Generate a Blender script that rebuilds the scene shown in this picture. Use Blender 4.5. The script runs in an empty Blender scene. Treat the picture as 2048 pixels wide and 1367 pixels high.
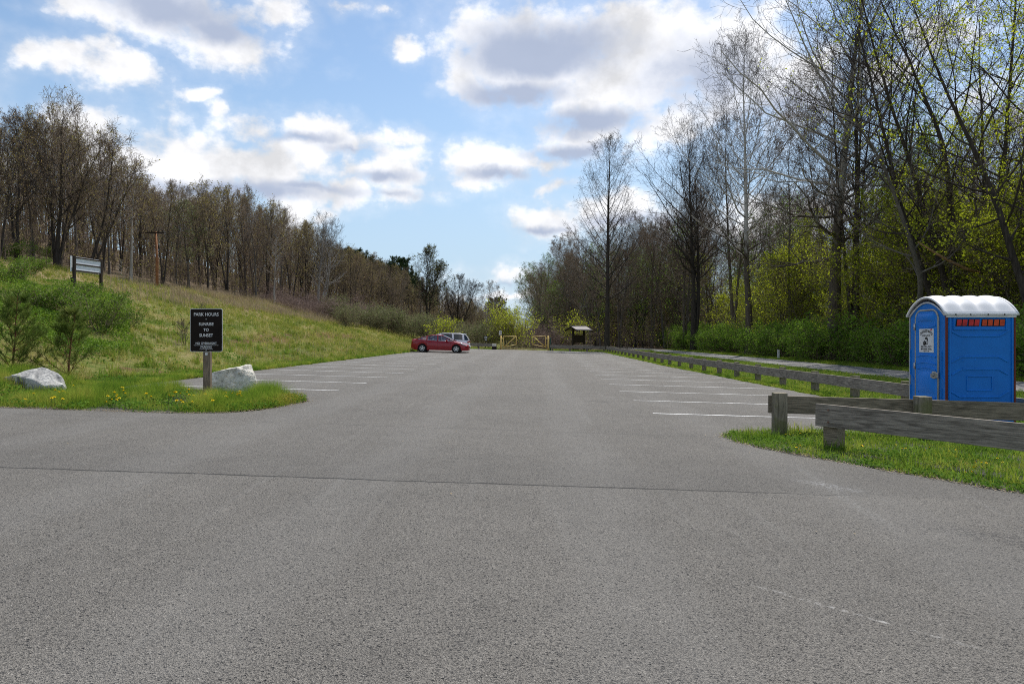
import bpy, bmesh, math, random
import numpy as np
from mathutils import Vector, Matrix, noise as mnoise

SC = bpy.context.scene
COL = SC.collection
RAD = math.radians
F = 1365.0            # focal length of the photograph in its own pixels
CAMH = 1.5            # eye height
CROSS = 0.025         # cross fall of the paved lot

# ---------------------------------------------------------------- objects
def tag(o, label=None, cat=None, group=None, kind=None):
    if label: o['label'] = label
    if cat: o['category'] = cat
    if group: o['group'] = group
    if kind: o['kind'] = kind
    return o

def thing(name, loc, label, cat, group=None, rz=0.0, scale=1.0):
    o = bpy.data.objects.new(name, None)
    COL.objects.link(o)
    o.empty_display_size = 0.2
    o.location = loc
    o.rotation_euler = (0, 0, rz)
    o.scale = (scale,) * 3 if not hasattr(scale, '__len__') else scale
    return tag(o, label, cat, group)

def copy_tree(o, parent=None):
    c = o.copy()
    COL.objects.link(c)
    if parent: c.parent = parent
    for ch in list(o.children):
        copy_tree(ch, c)
    return c

def link(name, me, parent=None):
    o = bpy.data.objects.new(name, me)
    COL.objects.link(o)
    if parent: o.parent = parent
    return o

def np_mesh(name, verts, quads, mats, midx=None, smooth=False):
    """numpy arrays -> mesh made of quads"""
    me = bpy.data.meshes.new(name)
    n, m = len(verts), len(quads)
    me.vertices.add(n)
    me.vertices.foreach_set('co', np.asarray(verts, np.float32).ravel())
    me.loops.add(m * 4)
    me.loops.foreach_set('vertex_index', np.asarray(quads, np.int32).ravel())
    me.polygons.add(m)
    me.polygons.foreach_set('loop_start', np.arange(0, m * 4, 4, dtype=np.int32))
    for mt in mats: me.materials.append(mt)
    if midx is not None:
        me.polygons.foreach_set('material_index', np.asarray(midx, np.int32))
    if smooth:
        me.polygons.foreach_set('use_smooth', np.ones(m, bool))
    me.update(calc_edges=True)
    me.validate()
    return me

class MB:
    """collects simple shapes into one mesh"""
    def __init__(self):
        self.bm = bmesh.new()
    def box(self, c, s, rot=None, bev=0.0, taper=None):
        r = bmesh.ops.create_cube(self.bm, size=1.0)
        vs = r['verts']
        for v in vs:
            v.co = Vector((v.co.x * s[0], v.co.y * s[1], v.co.z * s[2]))
            if taper and v.co.z > 0:
                v.co.x *= taper; v.co.y *= taper
        if bev > 0:
            es = list({e for v in vs for e in v.link_edges})
            b = bmesh.ops.bevel(self.bm, geom=es, offset=bev, segments=2, affect='EDGES', profile=0.6)
            vs = list({v for f in b['faces'] for v in f.verts} | {v for v in vs if v.is_valid})
        M = Matrix.Translation(c)
        if rot is not None: M = M @ rot
        bmesh.ops.transform(self.bm, matrix=M, verts=vs)
        return vs
    def bar(self, p0, p1, w, h, bev=0.0, up=Vector((0, 0, 1))):
        """rectangular bar from p0 to p1; w across, h along up"""
        p0, p1 = Vector(p0), Vector(p1)
        d = p1 - p0
        x = d.normalized()
        y = up.cross(x).normalized()
        z = x.cross(y)
        R = Matrix((x, y, z)).transposed().to_4x4()
        return self.box((p0 + p1) / 2, (d.length, w, h), R, bev)
    def tube(self, pts, rad, n=10, caps=True, smooth=True):
        pts = [Vector(p) for p in pts]
        if not hasattr(rad, '__len__'): rad = [rad] * len(pts)
        rings = []
        for i, p in enumerate(pts):
            t = (pts[min(i + 1, len(pts) - 1)] - pts[max(i - 1, 0)]).normalized()
            ref = Vector((0, 0, 1)) if abs(t.z) < 0.95 else Vector((1, 0, 0))
            u = t.cross(ref).normalized(); v = u.cross(t)
            rings.append([self.bm.verts.new(p + (u * math.cos(a) + v * math.sin(a)) * rad[i])
                          for a in [2 * math.pi * k / n for k in range(n)]])
        for a, b in zip(rings, rings[1:]):
            for k in range(n):
                f = self.bm.faces.new((a[k], a[(k + 1) % n], b[(k + 1) % n], b[k])); f.smooth = smooth
        if caps:
            self.bm.faces.new(rings[0][::-1]); self.bm.faces.new(rings[-1])
        return [v for r in rings for v in r]
    def poly(self, pts):
        return self.bm.faces.new([self.bm.verts.new(Vector(p)) for p in pts])
    def prism(self, pts, d):
        """closed outline extruded by vector d"""
        d = Vector(d)
        a = [self.bm.verts.new(Vector(p)) for p in pts]
        b = [self.bm.verts.new(Vector(p) + d) for p in pts]
        n = len(a)
        self.bm.faces.new(a[::-1]); self.bm.faces.new(b)
        for k in range(n):
            self.bm.faces.new((a[k], a[(k + 1) % n], b[(k + 1) % n], b[k]))
        return a + b
    def grid(self, rows, smooth=True, closed=False):
        vr = [[self.bm.verts.new(Vector(p)) for p in r] for r in rows]
        for a, b in zip(vr, vr[1:]):
            n = len(a)
            for k in range(n if closed else n - 1):
                f = self.bm.faces.new((a[k], a[(k + 1) % n], b[(k + 1) % n], b[k])); f.smooth = smooth
        return vr
    def shell(self, t):
        bmesh.ops.recalc_face_normals(self.bm, faces=self.bm.faces); self.bm.normal_update()
        bmesh.ops.solidify(self.bm, geom=self.bm.faces[:], thickness=t)
    def build(self, name, mat, parent=None, smooth=None):
        bmesh.ops.recalc_face_normals(self.bm, faces=self.bm.faces)
        me = bpy.data.meshes.new(name)
        self.bm.to_mesh(me); self.bm.free()
        for m in (mat if isinstance(mat, (list, tuple)) else [mat]): me.materials.append(m)
        if smooth is not None:
            for p in me.polygons: p.use_smooth = smooth
        return link(name, me, parent)

# ---------------------------------------------------------------- ground shape
def sstep(a, b, x):
    t = np.clip((x - a) / (b - a), 0, 1)
    return t * t * (3 - 2 * t)

def lot_left(Y): return -10.28 + 0.036 * Y
def plane(X): return -CROSS * X

def ground_np(X, Y):
    X = np.asarray(X, float); Y = np.asarray(Y, float)
    base = -CROSS * np.clip(X, -16, 9.0) - 0.03
    d = np.maximum(lot_left(Y) - X, 0)
    h = 0.24 * (np.sqrt(d * d + 2.2) - 1.483) * sstep(10.5, 20, Y)
    h = np.where(h > 26, 26 + (h - 26) * 0.35, h)
    und = (np.sin(X * .31 + Y * .17) * np.sin(Y * .23 - X * .11 + 1.3) * .16 + np.sin(X * .9 + 1.1) * np.sin(Y * .8 + X * .3) * .05)
    h = h + und * sstep(1.0, 7, d) * sstep(12, 20, Y)
    # low mound of the planted islands
    h = h + 0.10 * sstep(0.2, 1.2, d) * (1 - sstep(2, 5, d)) * sstep(12.3, 13.5, Y) * (1 - sstep(15.8, 17.0, Y))
    # forest floor to the right falls away slightly towards the creek
    dr = np.maximum(X - 26, 0)
    h = h - 0.02 * dr * sstep(0, 20, dr)
    return base + h

def G(x, y): return float(ground_np(x, y))

def hit(px, py, lift=0.0):
    """where the sight line through a point of the photograph meets the ground"""
    lo, hi = 2.0, 2.0
    f = lambda Y: CAMH + (672 - py) * Y / F - (G((px - 1024) * Y / F, Y) + lift)
    while hi < 600 and f(hi) > 0: lo = hi; hi *= 1.03
    for _ in range(30):
        m = (lo + hi) / 2
        if f(m) > 0: lo = m
        else: hi = m
    return Vector(((px - 1024) * hi / F, hi, G((px - 1024) * hi / F, hi)))

def at(px, Y):
    x = (px - 1024) * Y / F
    return Vector((x, Y, G(x, Y)))

# ---------------------------------------------------------------- node helpers
class NT:
    def __init__(self, tree): self.t = tree; tree.nodes.clear()
    def n(self, typ, **kw):
        nd = self.t.nodes.new(typ)
        for k, v in kw.items():
            if k.startswith('i_'):
                key = k[2:]
                key = int(key) if key.isdigit() else key.replace('_', ' ')
                self.set(nd, key, v)
            else: setattr(nd, k, v)
        return nd
    def set(self, nd, key, v):
        s = nd.inputs[key]
        if isinstance(v, bpy.types.NodeSocket): self.t.links.new(v, s)
        elif isinstance(v, bpy.types.Node): self.t.links.new(v.outputs[0], s)
        else:
            try: s.default_value = v
            except Exception: s.default_value = (*v, 1.0)
    def math(self, op, a, b=0.0, c=None, clamp=False):
        nd = self.n('ShaderNodeMath', operation=op, use_clamp=clamp)
        self.set(nd, 0, a); self.set(nd, 1, b)
        if c is not None: self.set(nd, 2, c)
        return nd.outputs[0]
    def vmath(self, op, a, b=None):
        nd = self.n('ShaderNodeVectorMath', operation=op)
        self.set(nd, 0, a)
        if b is not None: self.set(nd, 1, b)
        return nd
    def noise(self, vec, scale, detail=4, rough=.55, w=None):
        nd = self.n('ShaderNodeTexNoise', i_Scale=scale, i_Detail=detail, i_Roughness=rough)
        if vec is not None: self.set(nd, 'Vector', vec)
        return nd.outputs['Fac']
    def ramp(self, fac, stops, interp='LINEAR'):
        nd = self.n('ShaderNodeValToRGB')
        self.set(nd, 'Fac', fac)
        cr = nd.color_ramp; cr.interpolation = interp
        while len(cr.elements) < len(stops): cr.elements.new(0.5)
        for e, (p, c) in zip(cr.elements, stops):
            e.position = p
            e.color = (c, c, c, 1) if not hasattr(c, '__len__') else (*c[:3], 1)
        return nd.outputs['Color']
    def mix(self, fac, a, b, mode='MIX'):
        nd = self.n('ShaderNodeMix', data_type='RGBA', blend_type=mode)
        self.set(nd, 0, fac); self.set(nd, 6, a); self.set(nd, 7, b)
        return nd.outputs[2]
    def step(self, x, a, b):
        nd = self.n('ShaderNodeMapRange', interpolation_type='SMOOTHSTEP')
        self.set(nd, 0, x); self.set(nd, 1, a); self.set(nd, 2, b); self.set(nd, 3, 0.0); self.set(nd, 4, 1.0)
        return nd.outputs[0]
    def scale(self, vec, s):
        return self.vmath('MULTIPLY', vec, s).outputs[0]

def new_mat(name):
    m = bpy.data.materials.new(name); m.use_nodes = True
    return m, NT(m.node_tree)

def finish(nt, color, rough=.8, spec=.3, bump=None, bump_d=.01, bump_s=.5, metal=0, trans=0, coat=0, emit=None):
    b = nt.n('ShaderNodeBsdfPrincipled')
    nt.set(b, 'Base Color', color); nt.set(b, 'Roughness', rough)
    nt.set(b, 'Specular IOR Level', spec); nt.set(b, 'Metallic', metal); nt.set(b, 'Coat Weight', coat)
    if bump is not None:
        bp = nt.n('ShaderNodeBump', i_Strength=bump_s, i_Distance=bump_d, i_Height=bump)
        nt.set(b, 'Normal', bp.outputs[0])
    sh = b.outputs[0]
    if trans > 0:
        tr = nt.n('ShaderNodeBsdfTranslucent'); nt.set(tr, 'Color', color)
        mx = nt.n('ShaderNodeMixShader'); nt.set(mx, 0, trans); nt.set(mx, 1, sh); nt.set(mx, 2, tr.outputs[0])
        sh = mx.outputs[0]
    out = nt.n('ShaderNodeOutputMaterial'); nt.set(out, 'Surface', sh)

def simple(name, c, rough=.6, spec=.4, metal=0, var=.15, scale=6, bump=0, coat=0, obj=True, detail=4):
    """one colour with a little natural unevenness"""
    m, nt = new_mat(name)
    tc = nt.n('ShaderNodeTexCoord').outputs['Object']
    f = nt.noise(tc, scale, detail)
    lo = tuple(x * (1 - var) for x in c); hi = tuple(min(1, x * (1 + var)) for x in c)
    col = nt.ramp(f, [(.3, lo), (.7, hi)])
    finish(nt, col, rough, spec, f if bump else None, bump or .01, .5, metal, coat=coat)
    return m

MAT = {}
def leafmat(name, cols, trans=.35, scale=.9, rough=.6, fine=7.0):
    """leaf colour drifting from plant part to plant part"""
    m, nt = new_mat(name)
    pos = nt.n('ShaderNodeNewGeometry').outputs['Position']
    a = nt.noise(pos, scale, 2); b = nt.noise(pos, fine, 1)
    s = nt.math('ADD', nt.math('MULTIPLY', a, .6), nt.math('MULTIPLY', b, .4))
    k = len(cols)
    col = nt.ramp(s, [(.34 + .32 * i / max(1, k - 1), c) for i, c in enumerate(cols)])
    finish(nt, col, rough, .12, trans=trans)
    return m

def barkmat(name, dark, light, scale=3.0, patch=None):
    m, nt = new_mat(name)
    tc = nt.n('ShaderNodeTexCoord').outputs['Object']
    v = nt.scale(tc, (4, 4, .6))
    f = nt.noise(v, scale, 6, .65)
    col = nt.ramp(f, [(.3, dark), (.7, light)])
    if patch:      # pale flaking bark higher up the stem
        g = nt.noise(nt.scale(tc, (1, 1, .5)), 1.6, 4, .6)
        z = nt.n('ShaderNodeSeparateXYZ', i_0=tc).outputs[2]
        hz = nt.step(z, patch[1], patch[2])
        k = nt.step(nt.math('ADD', g, nt.math('MULTIPLY', hz, .55)), .62, .82)
        col = nt.mix(k, col, patch[0])
    finish(nt, col, .9, .15, f, .02, .6)
    return m
# ---------------------------------------------------------------- materials
def make_mats():
    M = MAT
    # worn asphalt: stones, patches, the cold joint, scuffs
    m, nt = new_mat('asphalt')
    pos = nt.n('ShaderNodeNewGeometry').outputs['Position']
    vor = nt.n('ShaderNodeTexVoronoi', i_Scale=160.0, i_Vector=pos)
    sep = nt.n('ShaderNodeSeparateColor'); nt.set(sep, 0, vor.outputs['Color'])
    stone = nt.ramp(sep.outputs[0], [(0, (.055, .052, .047)), (.22, (.122, .114, .102)), (.6, (.190, .177, .157)), (.95, (.228, .212, .188)), (.99, (.25, .233, .206)), (1, (.40, .38, .345))])
    vor2 = nt.n('ShaderNodeTexVoronoi', i_Scale=52.0, i_Vector=pos)
    sep2 = nt.n('ShaderNodeSeparateColor'); nt.set(sep2, 0, vor2.outputs['Color'])
    crev = nt.math('MULTIPLY', nt.step(vor.outputs['Distance'], .46, .66), nt.step(nt.noise(pos, 75.0, 3, .6), .40, .62))
    stone = nt.mix(nt.math('MULTIPLY', crev, .88), stone, (.030, .030, .032))
    pits = nt.math('MULTIPLY', nt.step(sep2.outputs[1], .76, .85), nt.step(vor2.outputs['Distance'], .42, .15))
    big = nt.noise(pos, .35, 5, .6); mid = nt.noise(pos, 2.3, 4, .6)
    col = nt.mix(nt.math('MULTIPLY', pits, .8), stone, (.035, .035, .037))
    tone = nt.math('ADD', nt.math('MULTIPLY', big, .30), nt.math('MULTIPLY', mid, .24))
    tonec = nt.ramp(tone, [(.16, .84), (.38, 1.14)])
    col = nt.mix(1.0, col, tonec, 'MULTIPLY')
    xyz = nt.n('ShaderNodeSeparateXYZ', i_0=pos)
    X, Y = xyz.outputs[0], xyz.outputs[1]
    # long faint wheel tracks running up the lot
    wob = nt.math('MULTIPLY', nt.math('SUBTRACT', nt.noise(pos, .25, 3), .5), 1.2)
    lane = nt.math('ADD', nt.math('SUBTRACT', X, nt.math('MULTIPLY', Y, .037)), wob)
    tr = nt.math('SINE', nt.math('MULTIPLY', lane, 2.6))
    col = nt.mix(nt.math('MULTIPLY', nt.step(tr, .1, 1.0), .11), col, (.25, .245, .235))
    # fine streaks of dust, dragged along the driving direction
    st = nt.noise(nt.scale(pos, (6, .25, 1)), 1.0, 4, .6)
    col = nt.mix(nt.math('MULTIPLY', nt.step(st, .56, .72), .10), col, (.28, .275, .26))
    # oil drips in the stalls
    v3 = nt.n('ShaderNodeTexVoronoi', i_Scale=.36, i_Vector=pos)
    dn = nt.math('ADD', v3.outputs['Distance'], nt.math('MULTIPLY', nt.noise(pos, 5, 3), .25))
    oil = nt.math('MULTIPLY', nt.step(dn, .27, .17), .35)
    col = nt.mix(oil, col, (.045, .045, .047))
    # the older mat beyond the joint is a shade darker
    col = nt.mix(nt.math('MULTIPLY', nt.step(nt.math('ADD', nt.math('ADD', Y, nt.math('MULTIPLY', X, .0387)), nt.math('MULTIPLY', mid, .3)), 7.05, 7.12), nt.math('MULTIPLY', nt.step(Y, 9.5, 7.2), .16)), col, (.05, .05, .05))
    # the cold joint across the foreground
    jn = nt.math('ADD', nt.math('MULTIPLY', nt.math('SUBTRACT', nt.noise(pos, 1.4, 3), .5), .10),
                 nt.math('MULTIPLY', nt.math('SUBTRACT', nt.noise(pos, 14.0, 3), .5), .045))
    jd = nt.math('ADD', nt.math('ADD', nt.math('SUBTRACT', Y, 6.92), nt.math('MULTIPLY', X, .0387)), jn)
    ja = nt.math('ABSOLUTE', jd)
    jw = nt.math('MULTIPLY', nt.step(X, 4.2, 1.2), .042)
    jw = nt.math('MULTIPLY', jw, nt.math('ADD', nt.math('MULTIPLY', nt.noise(pos, 3.0, 3), 1.1), .35))
    joint = nt.math('SUBTRACT', 1.0, nt.step(ja, 0.0, nt.math('ADD', jw, .0008)))
    col = nt.mix(nt.math('MULTIPLY', joint, .9), col, (.022, .022, .022))
    # a second hairline joint up the lot
    jd2 = nt.math('ABSOLUTE', nt.math('ADD', nt.math('ADD', nt.math('SUBTRACT', Y, 10.9), nt.math('MULTIPLY', X, .06)), jn))
    col = nt.mix(nt.math('MULTIPLY', nt.step(jd2, .05, .0), .28), col, (.05, .05, .05))
    # pale scrape marks
    def scrape(c, x0, y0, x1, y1, w, k, col):
        ux, uy = x1 - x0, y1 - y0; L = math.hypot(ux, uy); ux /= L; uy /= L
        al = nt.math('ADD', nt.math('MULTIPLY', nt.math('SUBTRACT', X, x0), ux), nt.math('MULTIPLY', nt.math('SUBTRACT', Y, y0), uy))
        ac = nt.math('ABSOLUTE', nt.math('ADD', nt.math('MULTIPLY', nt.math('SUBTRACT', X, x0), -uy), nt.math('MULTIPLY', nt.math('SUBTRACT', Y, y0), ux)))
        ac = nt.math('ADD', ac, nt.math('MULTIPLY', nt.math('SUBTRACT', nt.noise(pos, 6.0, 3), .5), w * 1.2))
        e = nt.math('MULTIPLY', nt.step(al, 0, L * .35), nt.step(al, L, L * .65))
        e = nt.math('MULTIPLY', e, nt.step(ac, w, w * .25))
        e = nt.math('MULTIPLY', e, nt.step(nt.noise(pos, 24.0, 4, .65), .47, .62))
        return nt.mix(nt.math('MULTIPLY', e, k), col, c)
    col = scrape((.42, .41, .39), 1.35, 4.35, 2.45, 3.3, .030, .75, col)
    col = scrape((.32, .32, .32), 3.05, 7.6, 3.65, 6.9, .15, .75, col)
    col = scrape((.30, .30, .29), 3.55, 9.0, 3.05, 5.0, .10, .35, col)
    col = scrape((.30, .30, .29), 4.75, 7.5, 4.35, 5.8, .06, .25, col)
    col = scrape((.05, .05, .052), 3.6, 8.9, 2.6, 10.2, .12, .5, col)
    col = scrape((.045, .045, .047), 3.3, 5.9, 4.4, 4.9, .30, .6, col)
    hgt = nt.math('ADD', nt.math('MULTIPLY', vor.outputs['Distance'], .7), nt.math('MULTIPLY', pits, -1.0))
    finish(nt, col, .85, .22, hgt, .010, 1.0)
    M['asphalt'] = m
    # trail asphalt
    m, nt = new_mat('trail_asphalt')
    pos = nt.n('ShaderNodeNewGeometry').outputs['Position']
    f = nt.noise(pos, 30, 4, .7); g = nt.noise(pos, .8, 4)
    col = nt.mix(1.0, nt.ramp(f, [(.3, (.14, .135, .13)), (.7, (.24, .235, .225))]), nt.ramp(g, [(.3, .85), (.7, 1.15)]), 'MULTIPLY')
    finish(nt, col, .9, .2, f, .006, .5); M['trail'] = m
    # road paint, worn
    m, nt = new_mat('line_paint')
    pos = nt.n('ShaderNodeNewGeometry').outputs['Position']
    f = nt.noise(pos, 28, 5, .7); g = nt.noise(pos, 1.4, 3)
    k = nt.step(nt.math('ADD', f, nt.math('MULTIPLY', g, .5)), .62, .86)
    col = nt.mix(nt.math('MULTIPLY', k, .8), (.72, .72, .70), (.20, .198, .19))
    finish(nt, col, .8, .2); M['paint'] = m
    # terrain: grass, straw, red earth, leaf litter (masks stored as ground cover attributes)
    m, nt = new_mat('meadow_ground')
    pos = nt.n('ShaderNodeNewGeometry').outputs['Position']
    at_ = nt.n('ShaderNodeAttribute', attribute_name='cover')
    sc = nt.n('ShaderNodeSeparateColor'); nt.set(sc, 0, at_.outputs['Color'])
    straw, earth, litter = sc.outputs[0], sc.outputs[1], sc.outputs[2]
    n1 = nt.noise(pos, .55, 5, .6); n2 = nt.noise(pos, 4.0, 5, .65); n3 = nt.noise(pos, 22.0, 4, .7)
    gcol = nt.ramp(nt.math('ADD', nt.math('MULTIPLY', n1, .5), nt.math('MULTIPLY', n2, .5)),
                   [(.34, (.05, .09, .014)), (.44, (.10, .14, .026)), (.52, (.18, .18, .05)), (.60, (.27, .22, .10))])
    scol = nt.ramp(n2, [(.3, (.20, .15, .08)), (.5, (.30, .235, .13)), (.7, (.22, .19, .08))])
    ecol = nt.ramp(n3, [(.3, (.09, .048, .03)), (.6, (.19, .105, .065)), (.75, (.26, .17, .11))])
    lcol = nt.ramp(nt.math('ADD', nt.math('MULTIPLY', n1, .4), nt.math('MULTIPLY', n3, .6)),
                   [(.3, (.05, .036, .024)), (.5, (.115, .085, .055)), (.68, (.19, .145, .095))])
    k1 = nt.step(nt.math('ADD', straw, nt.math('MULTIPLY', nt.math('SUBTRACT', n2, .5), 1.3)), .35, .75)
    col = nt.mix(k1, gcol, scol)
    k2 = nt.step(nt.math('ADD', earth, nt.math('MULTIPLY', nt.math('SUBTRACT', n2, .5), 1.6)), .4, .62)
    col = nt.mix(k2, col, ecol)
    k3 = nt.step(nt.math('ADD', litter, nt.math('MULTIPLY', nt.math('SUBTRACT', n1, .5), .8)), .35, .7)
    col = nt.mix(k3, col, lcol)
    col = nt.mix(1.0, col, nt.ramp(n3, [(.25, .6), (.75, 1.25)]), 'MULTIPLY')
    finish(nt, col, .95, .1, nt.math('ADD', n2, nt.math('MULTIPLY', n3, .5)), .12, .9); M['ground'] = m
    # grasses
    M['grass'] = leafmat('island_grass', [(.06, .13, .012), (.14, .24, .022), (.25, .33, .04), (.38, .37, .07)], .5, 1.1, fine=3)
    M['grass_hill'] = leafmat('bank_grass', [(.07, .125, .014), (.19, .235, .032), (.35, .325, .08), (.47, .38, .19)], .45, .55, fine=2.6)
    M['grass_dry'] = leafmat('dry_grass', [(.22, .16, .10), (.34, .27, .17), (.44, .36, .24)], .3, .7)
    M['weed'] = leafmat('broad_weeds', [(.05, .12, .014), (.10, .20, .022), (.18, .28, .035)], .4, 2.0, .85)
    M['weed_yellow'] = leafmat('yellowing_weeds', [(.24, .24, .03), (.36, .31, .05)], .35, 2.0)
    M['petal'] = simple('dandelion_petals', (.85, .66, .02), .7, .2)
    M['stem_green'] = simple('flower_stem', (.10, .17, .04), .7, .2)
    # foliage
    M['leaf_maple'] = leafmat('young_maple_leaves', [(.22, .27, .014), (.37, .43, .022), (.50, .54, .04)], .62, .5)
    M['leaf_bright'] = leafmat('fresh_yellow_leaves', [(.24, .30, .016), (.40, .46, .03), (.52, .54, .05)], .58, .6)
    M['leaf_green'] = leafmat('honeysuckle_leaves', [(.07, .16, .014), (.16, .29, .026), (.28, .40, .045)], .5, .9)
    M['leaf_pale'] = leafmat('pale_shrub_leaves', [(.10, .13, .045), (.16, .19, .07), (.23, .23, .11)], .4, .7)
    M['leaf_shrub'] = leafmat('bank_shrub_leaves', [(.05, .11, .012), (.12, .21, .02), (.21, .30, .035)], .4, 1.0)
    M['bud_olive'] = leafmat('olive_buds', [(.18, .155, .055), (.29, .25, .075), (.39, .35, .10)], .35, .25)
    M['bud_rust'] = leafmat('rusty_buds', [(.20, .13, .065), (.29, .20, .085), (.31, .26, .09)], .35, .25)
    M['needle'] = leafmat('pine_needles', [(.018, .038, .012), (.032, .06, .018), (.055, .085, .025)], .15, .9)
    M['needle_young'] = leafmat('young_pine_needles', [(.055, .095, .014), (.10, .15, .024), (.18, .21, .045)], .25, 1.5)
    # barks
    M['bark_dark'] = barkmat('dark_bark', (.022, .018, .015), (.085, .07, .058))
    M['bark_brown'] = barkmat('brown_bark', (.05, .04, .032), (.19, .155, .12))
    M['bark_grey'] = barkmat('grey_bark', (.075, .065, .055), (.20, .18, .155))
    M['bark_sycamore'] = barkmat('sycamore_bark', (.05, .04, .03), (.15, .12, .095), patch=((.42, .40, .36), 6.0, 18.0))
    M['bark_white'] = barkmat('white_bark', (.20, .18, .155), (.46, .43, .39), 2.0)
    M['twig_dark'] = simple('dark_twigs', (.048, .038, .031), .9, .1, var=.3, scale=1)
    M['twig_brown'] = simple('brown_twigs', (.21, .16, .115), .9, .1, var=.3, scale=1)
    M['twig_pink'] = simple('bramble_canes', (.21, .155, .135), .9, .1, var=.3, scale=1)
    M['bark_red'] = barkmat('reddish_pine_bark', (.07, .03, .015), (.20, .09, .045))
    # weathered timber
    def timber(name, dark, light, green=0, axis='x'):
        m, nt = new_mat(name)
        tc = nt.n('ShaderNodeTexCoord').outputs['Object']
        geo = nt.n('ShaderNodeObjectInfo').outputs['Random']
        off = nt.n('ShaderNodeCombineXYZ', i_0=nt.math('MULTIPLY', geo, 37.0), i_1=nt.math('MULTIPLY', geo, 11.0), i_2=0.0).outputs[0]
        p = nt.vmath('ADD', tc, off).outputs[0]
        st = {'x': (.55, 7, 7), 'z': (7, 7, .55)}[axis]
        ps = nt.scale(p, st)
        warp = nt.noise(ps, .9, 3, .5)
        rings = nt.math('SINE', nt.math('MULTIPLY', warp, 75.0))
        fine = nt.noise(nt.scale(p, tuple(a * 8 for a in st)), 1.0, 4, .6)
        blot = nt.noise(p, 1.7, 4, .6)
        s = nt.math('ADD', nt.math('MULTIPLY', rings, .07), nt.math('ADD', nt.math('MULTIPLY', fine, .68), nt.math('MULTIPLY', blot, .32)))
        col = nt.ramp(s, [(.3, dark), (.68, light)])
        if green:
            z = nt.n('ShaderNodeSeparateXYZ', i_0=tc).outputs[2]
            k = nt.math('MULTIPLY', nt.step(nt.noise(p, 4, 4), .45, .65), green)
            col = nt.mix(k, col, (.10, .11, .03))
        finish(nt, col, .85, .2, s, .008, .6)
        return m
    M['wood'] = timber('weathered_board', (.085, .073, .058), (.34, .30, .245))
    M['wood_brown'] = timber('brown_weathered_board', (.08, .066, .046), (.29, .24, .175))
    M['wood_post'] = timber('mossy_post', (.10, .085, .06), (.30, .26, .19), .65, 'z')
    M['wood_dark'] = timber('dark_stained_timber', (.015, .011, .008), (.05, .037, .028), 0, 'z')
    M['wood_grey_post'] = timber('grey_sign_post', (.09, .068, .05), (.27, .21, .15), 0, 'z')
    M['wood_orange'] = timber('orange_pole', (.17, .07, .03), (.36, .175, .085), 0, 'z')
    # rock
    m, nt = new_mat('limestone')
    tc = nt.n('ShaderNodeTexCoord').outputs['Object']
    a = nt.noise(tc, 2.2, 8, .65); b = nt.noise(tc, 9, 6, .7); c = nt.noise(nt.scale(tc, (1, 1, 2.5)), 5, 5, .6)
    col = nt.ramp(nt.math('ADD', nt.math('MULTIPLY', a, .55), nt.math('MULTIPLY', b, .45)),
                  [(.34, (.22, .20, .17)), (.48, (.52, .50, .44)), (.6, (.70, .66, .58)), (.7, (.72, .62, .46))])
    col = nt.mix(nt.math('MULTIPLY', nt.step(c, .57, .66), .65), col, (.26, .19, .10))
    finish(nt, col, .85, .25, nt.math('ADD', a, nt.math('MULTIPLY', b, .6)), .06, .9); M['rock'] = m
    m, nt = new_mat('grey_limestone')
    tc = nt.n('ShaderNodeTexCoord').outputs['Object']
    a = nt.noise(tc, 2.6, 8, .65); b = nt.noise(nt.scale(tc, (1, 1, .5)), 8, 6, .7)
    col = nt.ramp(nt.math('ADD', nt.math('MULTIPLY', a, .5), nt.math('MULTIPLY', b, .5)),
                  [(.36, (.07, .07, .07)), (.46, (.24, .238, .23)), (.56, (.46, .45, .425)), (.70, (.70, .68, .63))])
    finish(nt, col, .85, .25, nt.math('ADD', a, nt.math('MULTIPLY', b, .6)), .06, .9); M['rock_grey'] = m
    # man-made
    M['blue'] = simple('blue_polyethylene', (.004, .165, .57), .5, .25, var=.10, scale=2.5)
    M['blue_door'] = simple('blue_door_plastic', (.006, .19, .66), .5, .25, var=.08, scale=2.5)
    M['roof_white'] = simple('translucent_white_roof', (.68, .68, .68), .45, .4, var=.05, scale=3)
    M['trim_grey'] = simple('grey_door_trim', (.36, .36, .33), .5, .4)
    M['trim_red'] = simple('dark_red_edge', (.13, .02, .012), .55, .3)
    M['vent_orange'] = simple('orange_vent_mesh', (.62, .075, .02), .6, .3, var=.35, scale=9)
    M['vent_red'] = simple('red_vent_mesh', (.48, .03, .03), .6, .3, var=.35, scale=9)
    M['dark'] = simple('dark_opening', (.012, .012, .013), .7, .2)
    M['steel'] = simple('dull_steel', (.42, .42, .40), .4, .5, .8)
    M['steel_rust'] = simple('rusty_bolt', (.16, .09, .06), .7, .3)
    M['sign_white'] = simple('white_sign_face', (.66, .66, .65), .5, .4, var=.06)
    M['ink'] = simple('black_ink', (.012, .012, .013), .6, .3)
    M['ink_red'] = simple('red_ink', (.45, .03, .02), .6, .3)
    M['sign_brown'] = simple('dark_brown_sign', (.014, .009, .007), .65, .12, var=.25, scale=3)
    M['sign_letter'] = simple('white_lettering', (.72, .71, .69), .5, .3, var=.04)
    M['alu'] = simple('aluminium_edge', (.55, .55, .54), .45, .5, .4)
    M['panel_grey'] = simple('pale_grey_panel', (.74, .77, .80), .55, .3, var=.08, scale=2)
    M['yellow'] = simple('faded_yellow_paint', (.68, .48, .15), .55, .35, var=.16, scale=5)
    M['tin'] = simple('tin_roof', (.17, .155, .155), .6, .3, .1, var=.12)
    M['green_post'] = simple('dark_green_paint', (.01, .06, .05), .5, .4)
    M['concrete'] = simple('pale_concrete', (.58, .55, .48), .9, .2, var=.2)
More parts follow.
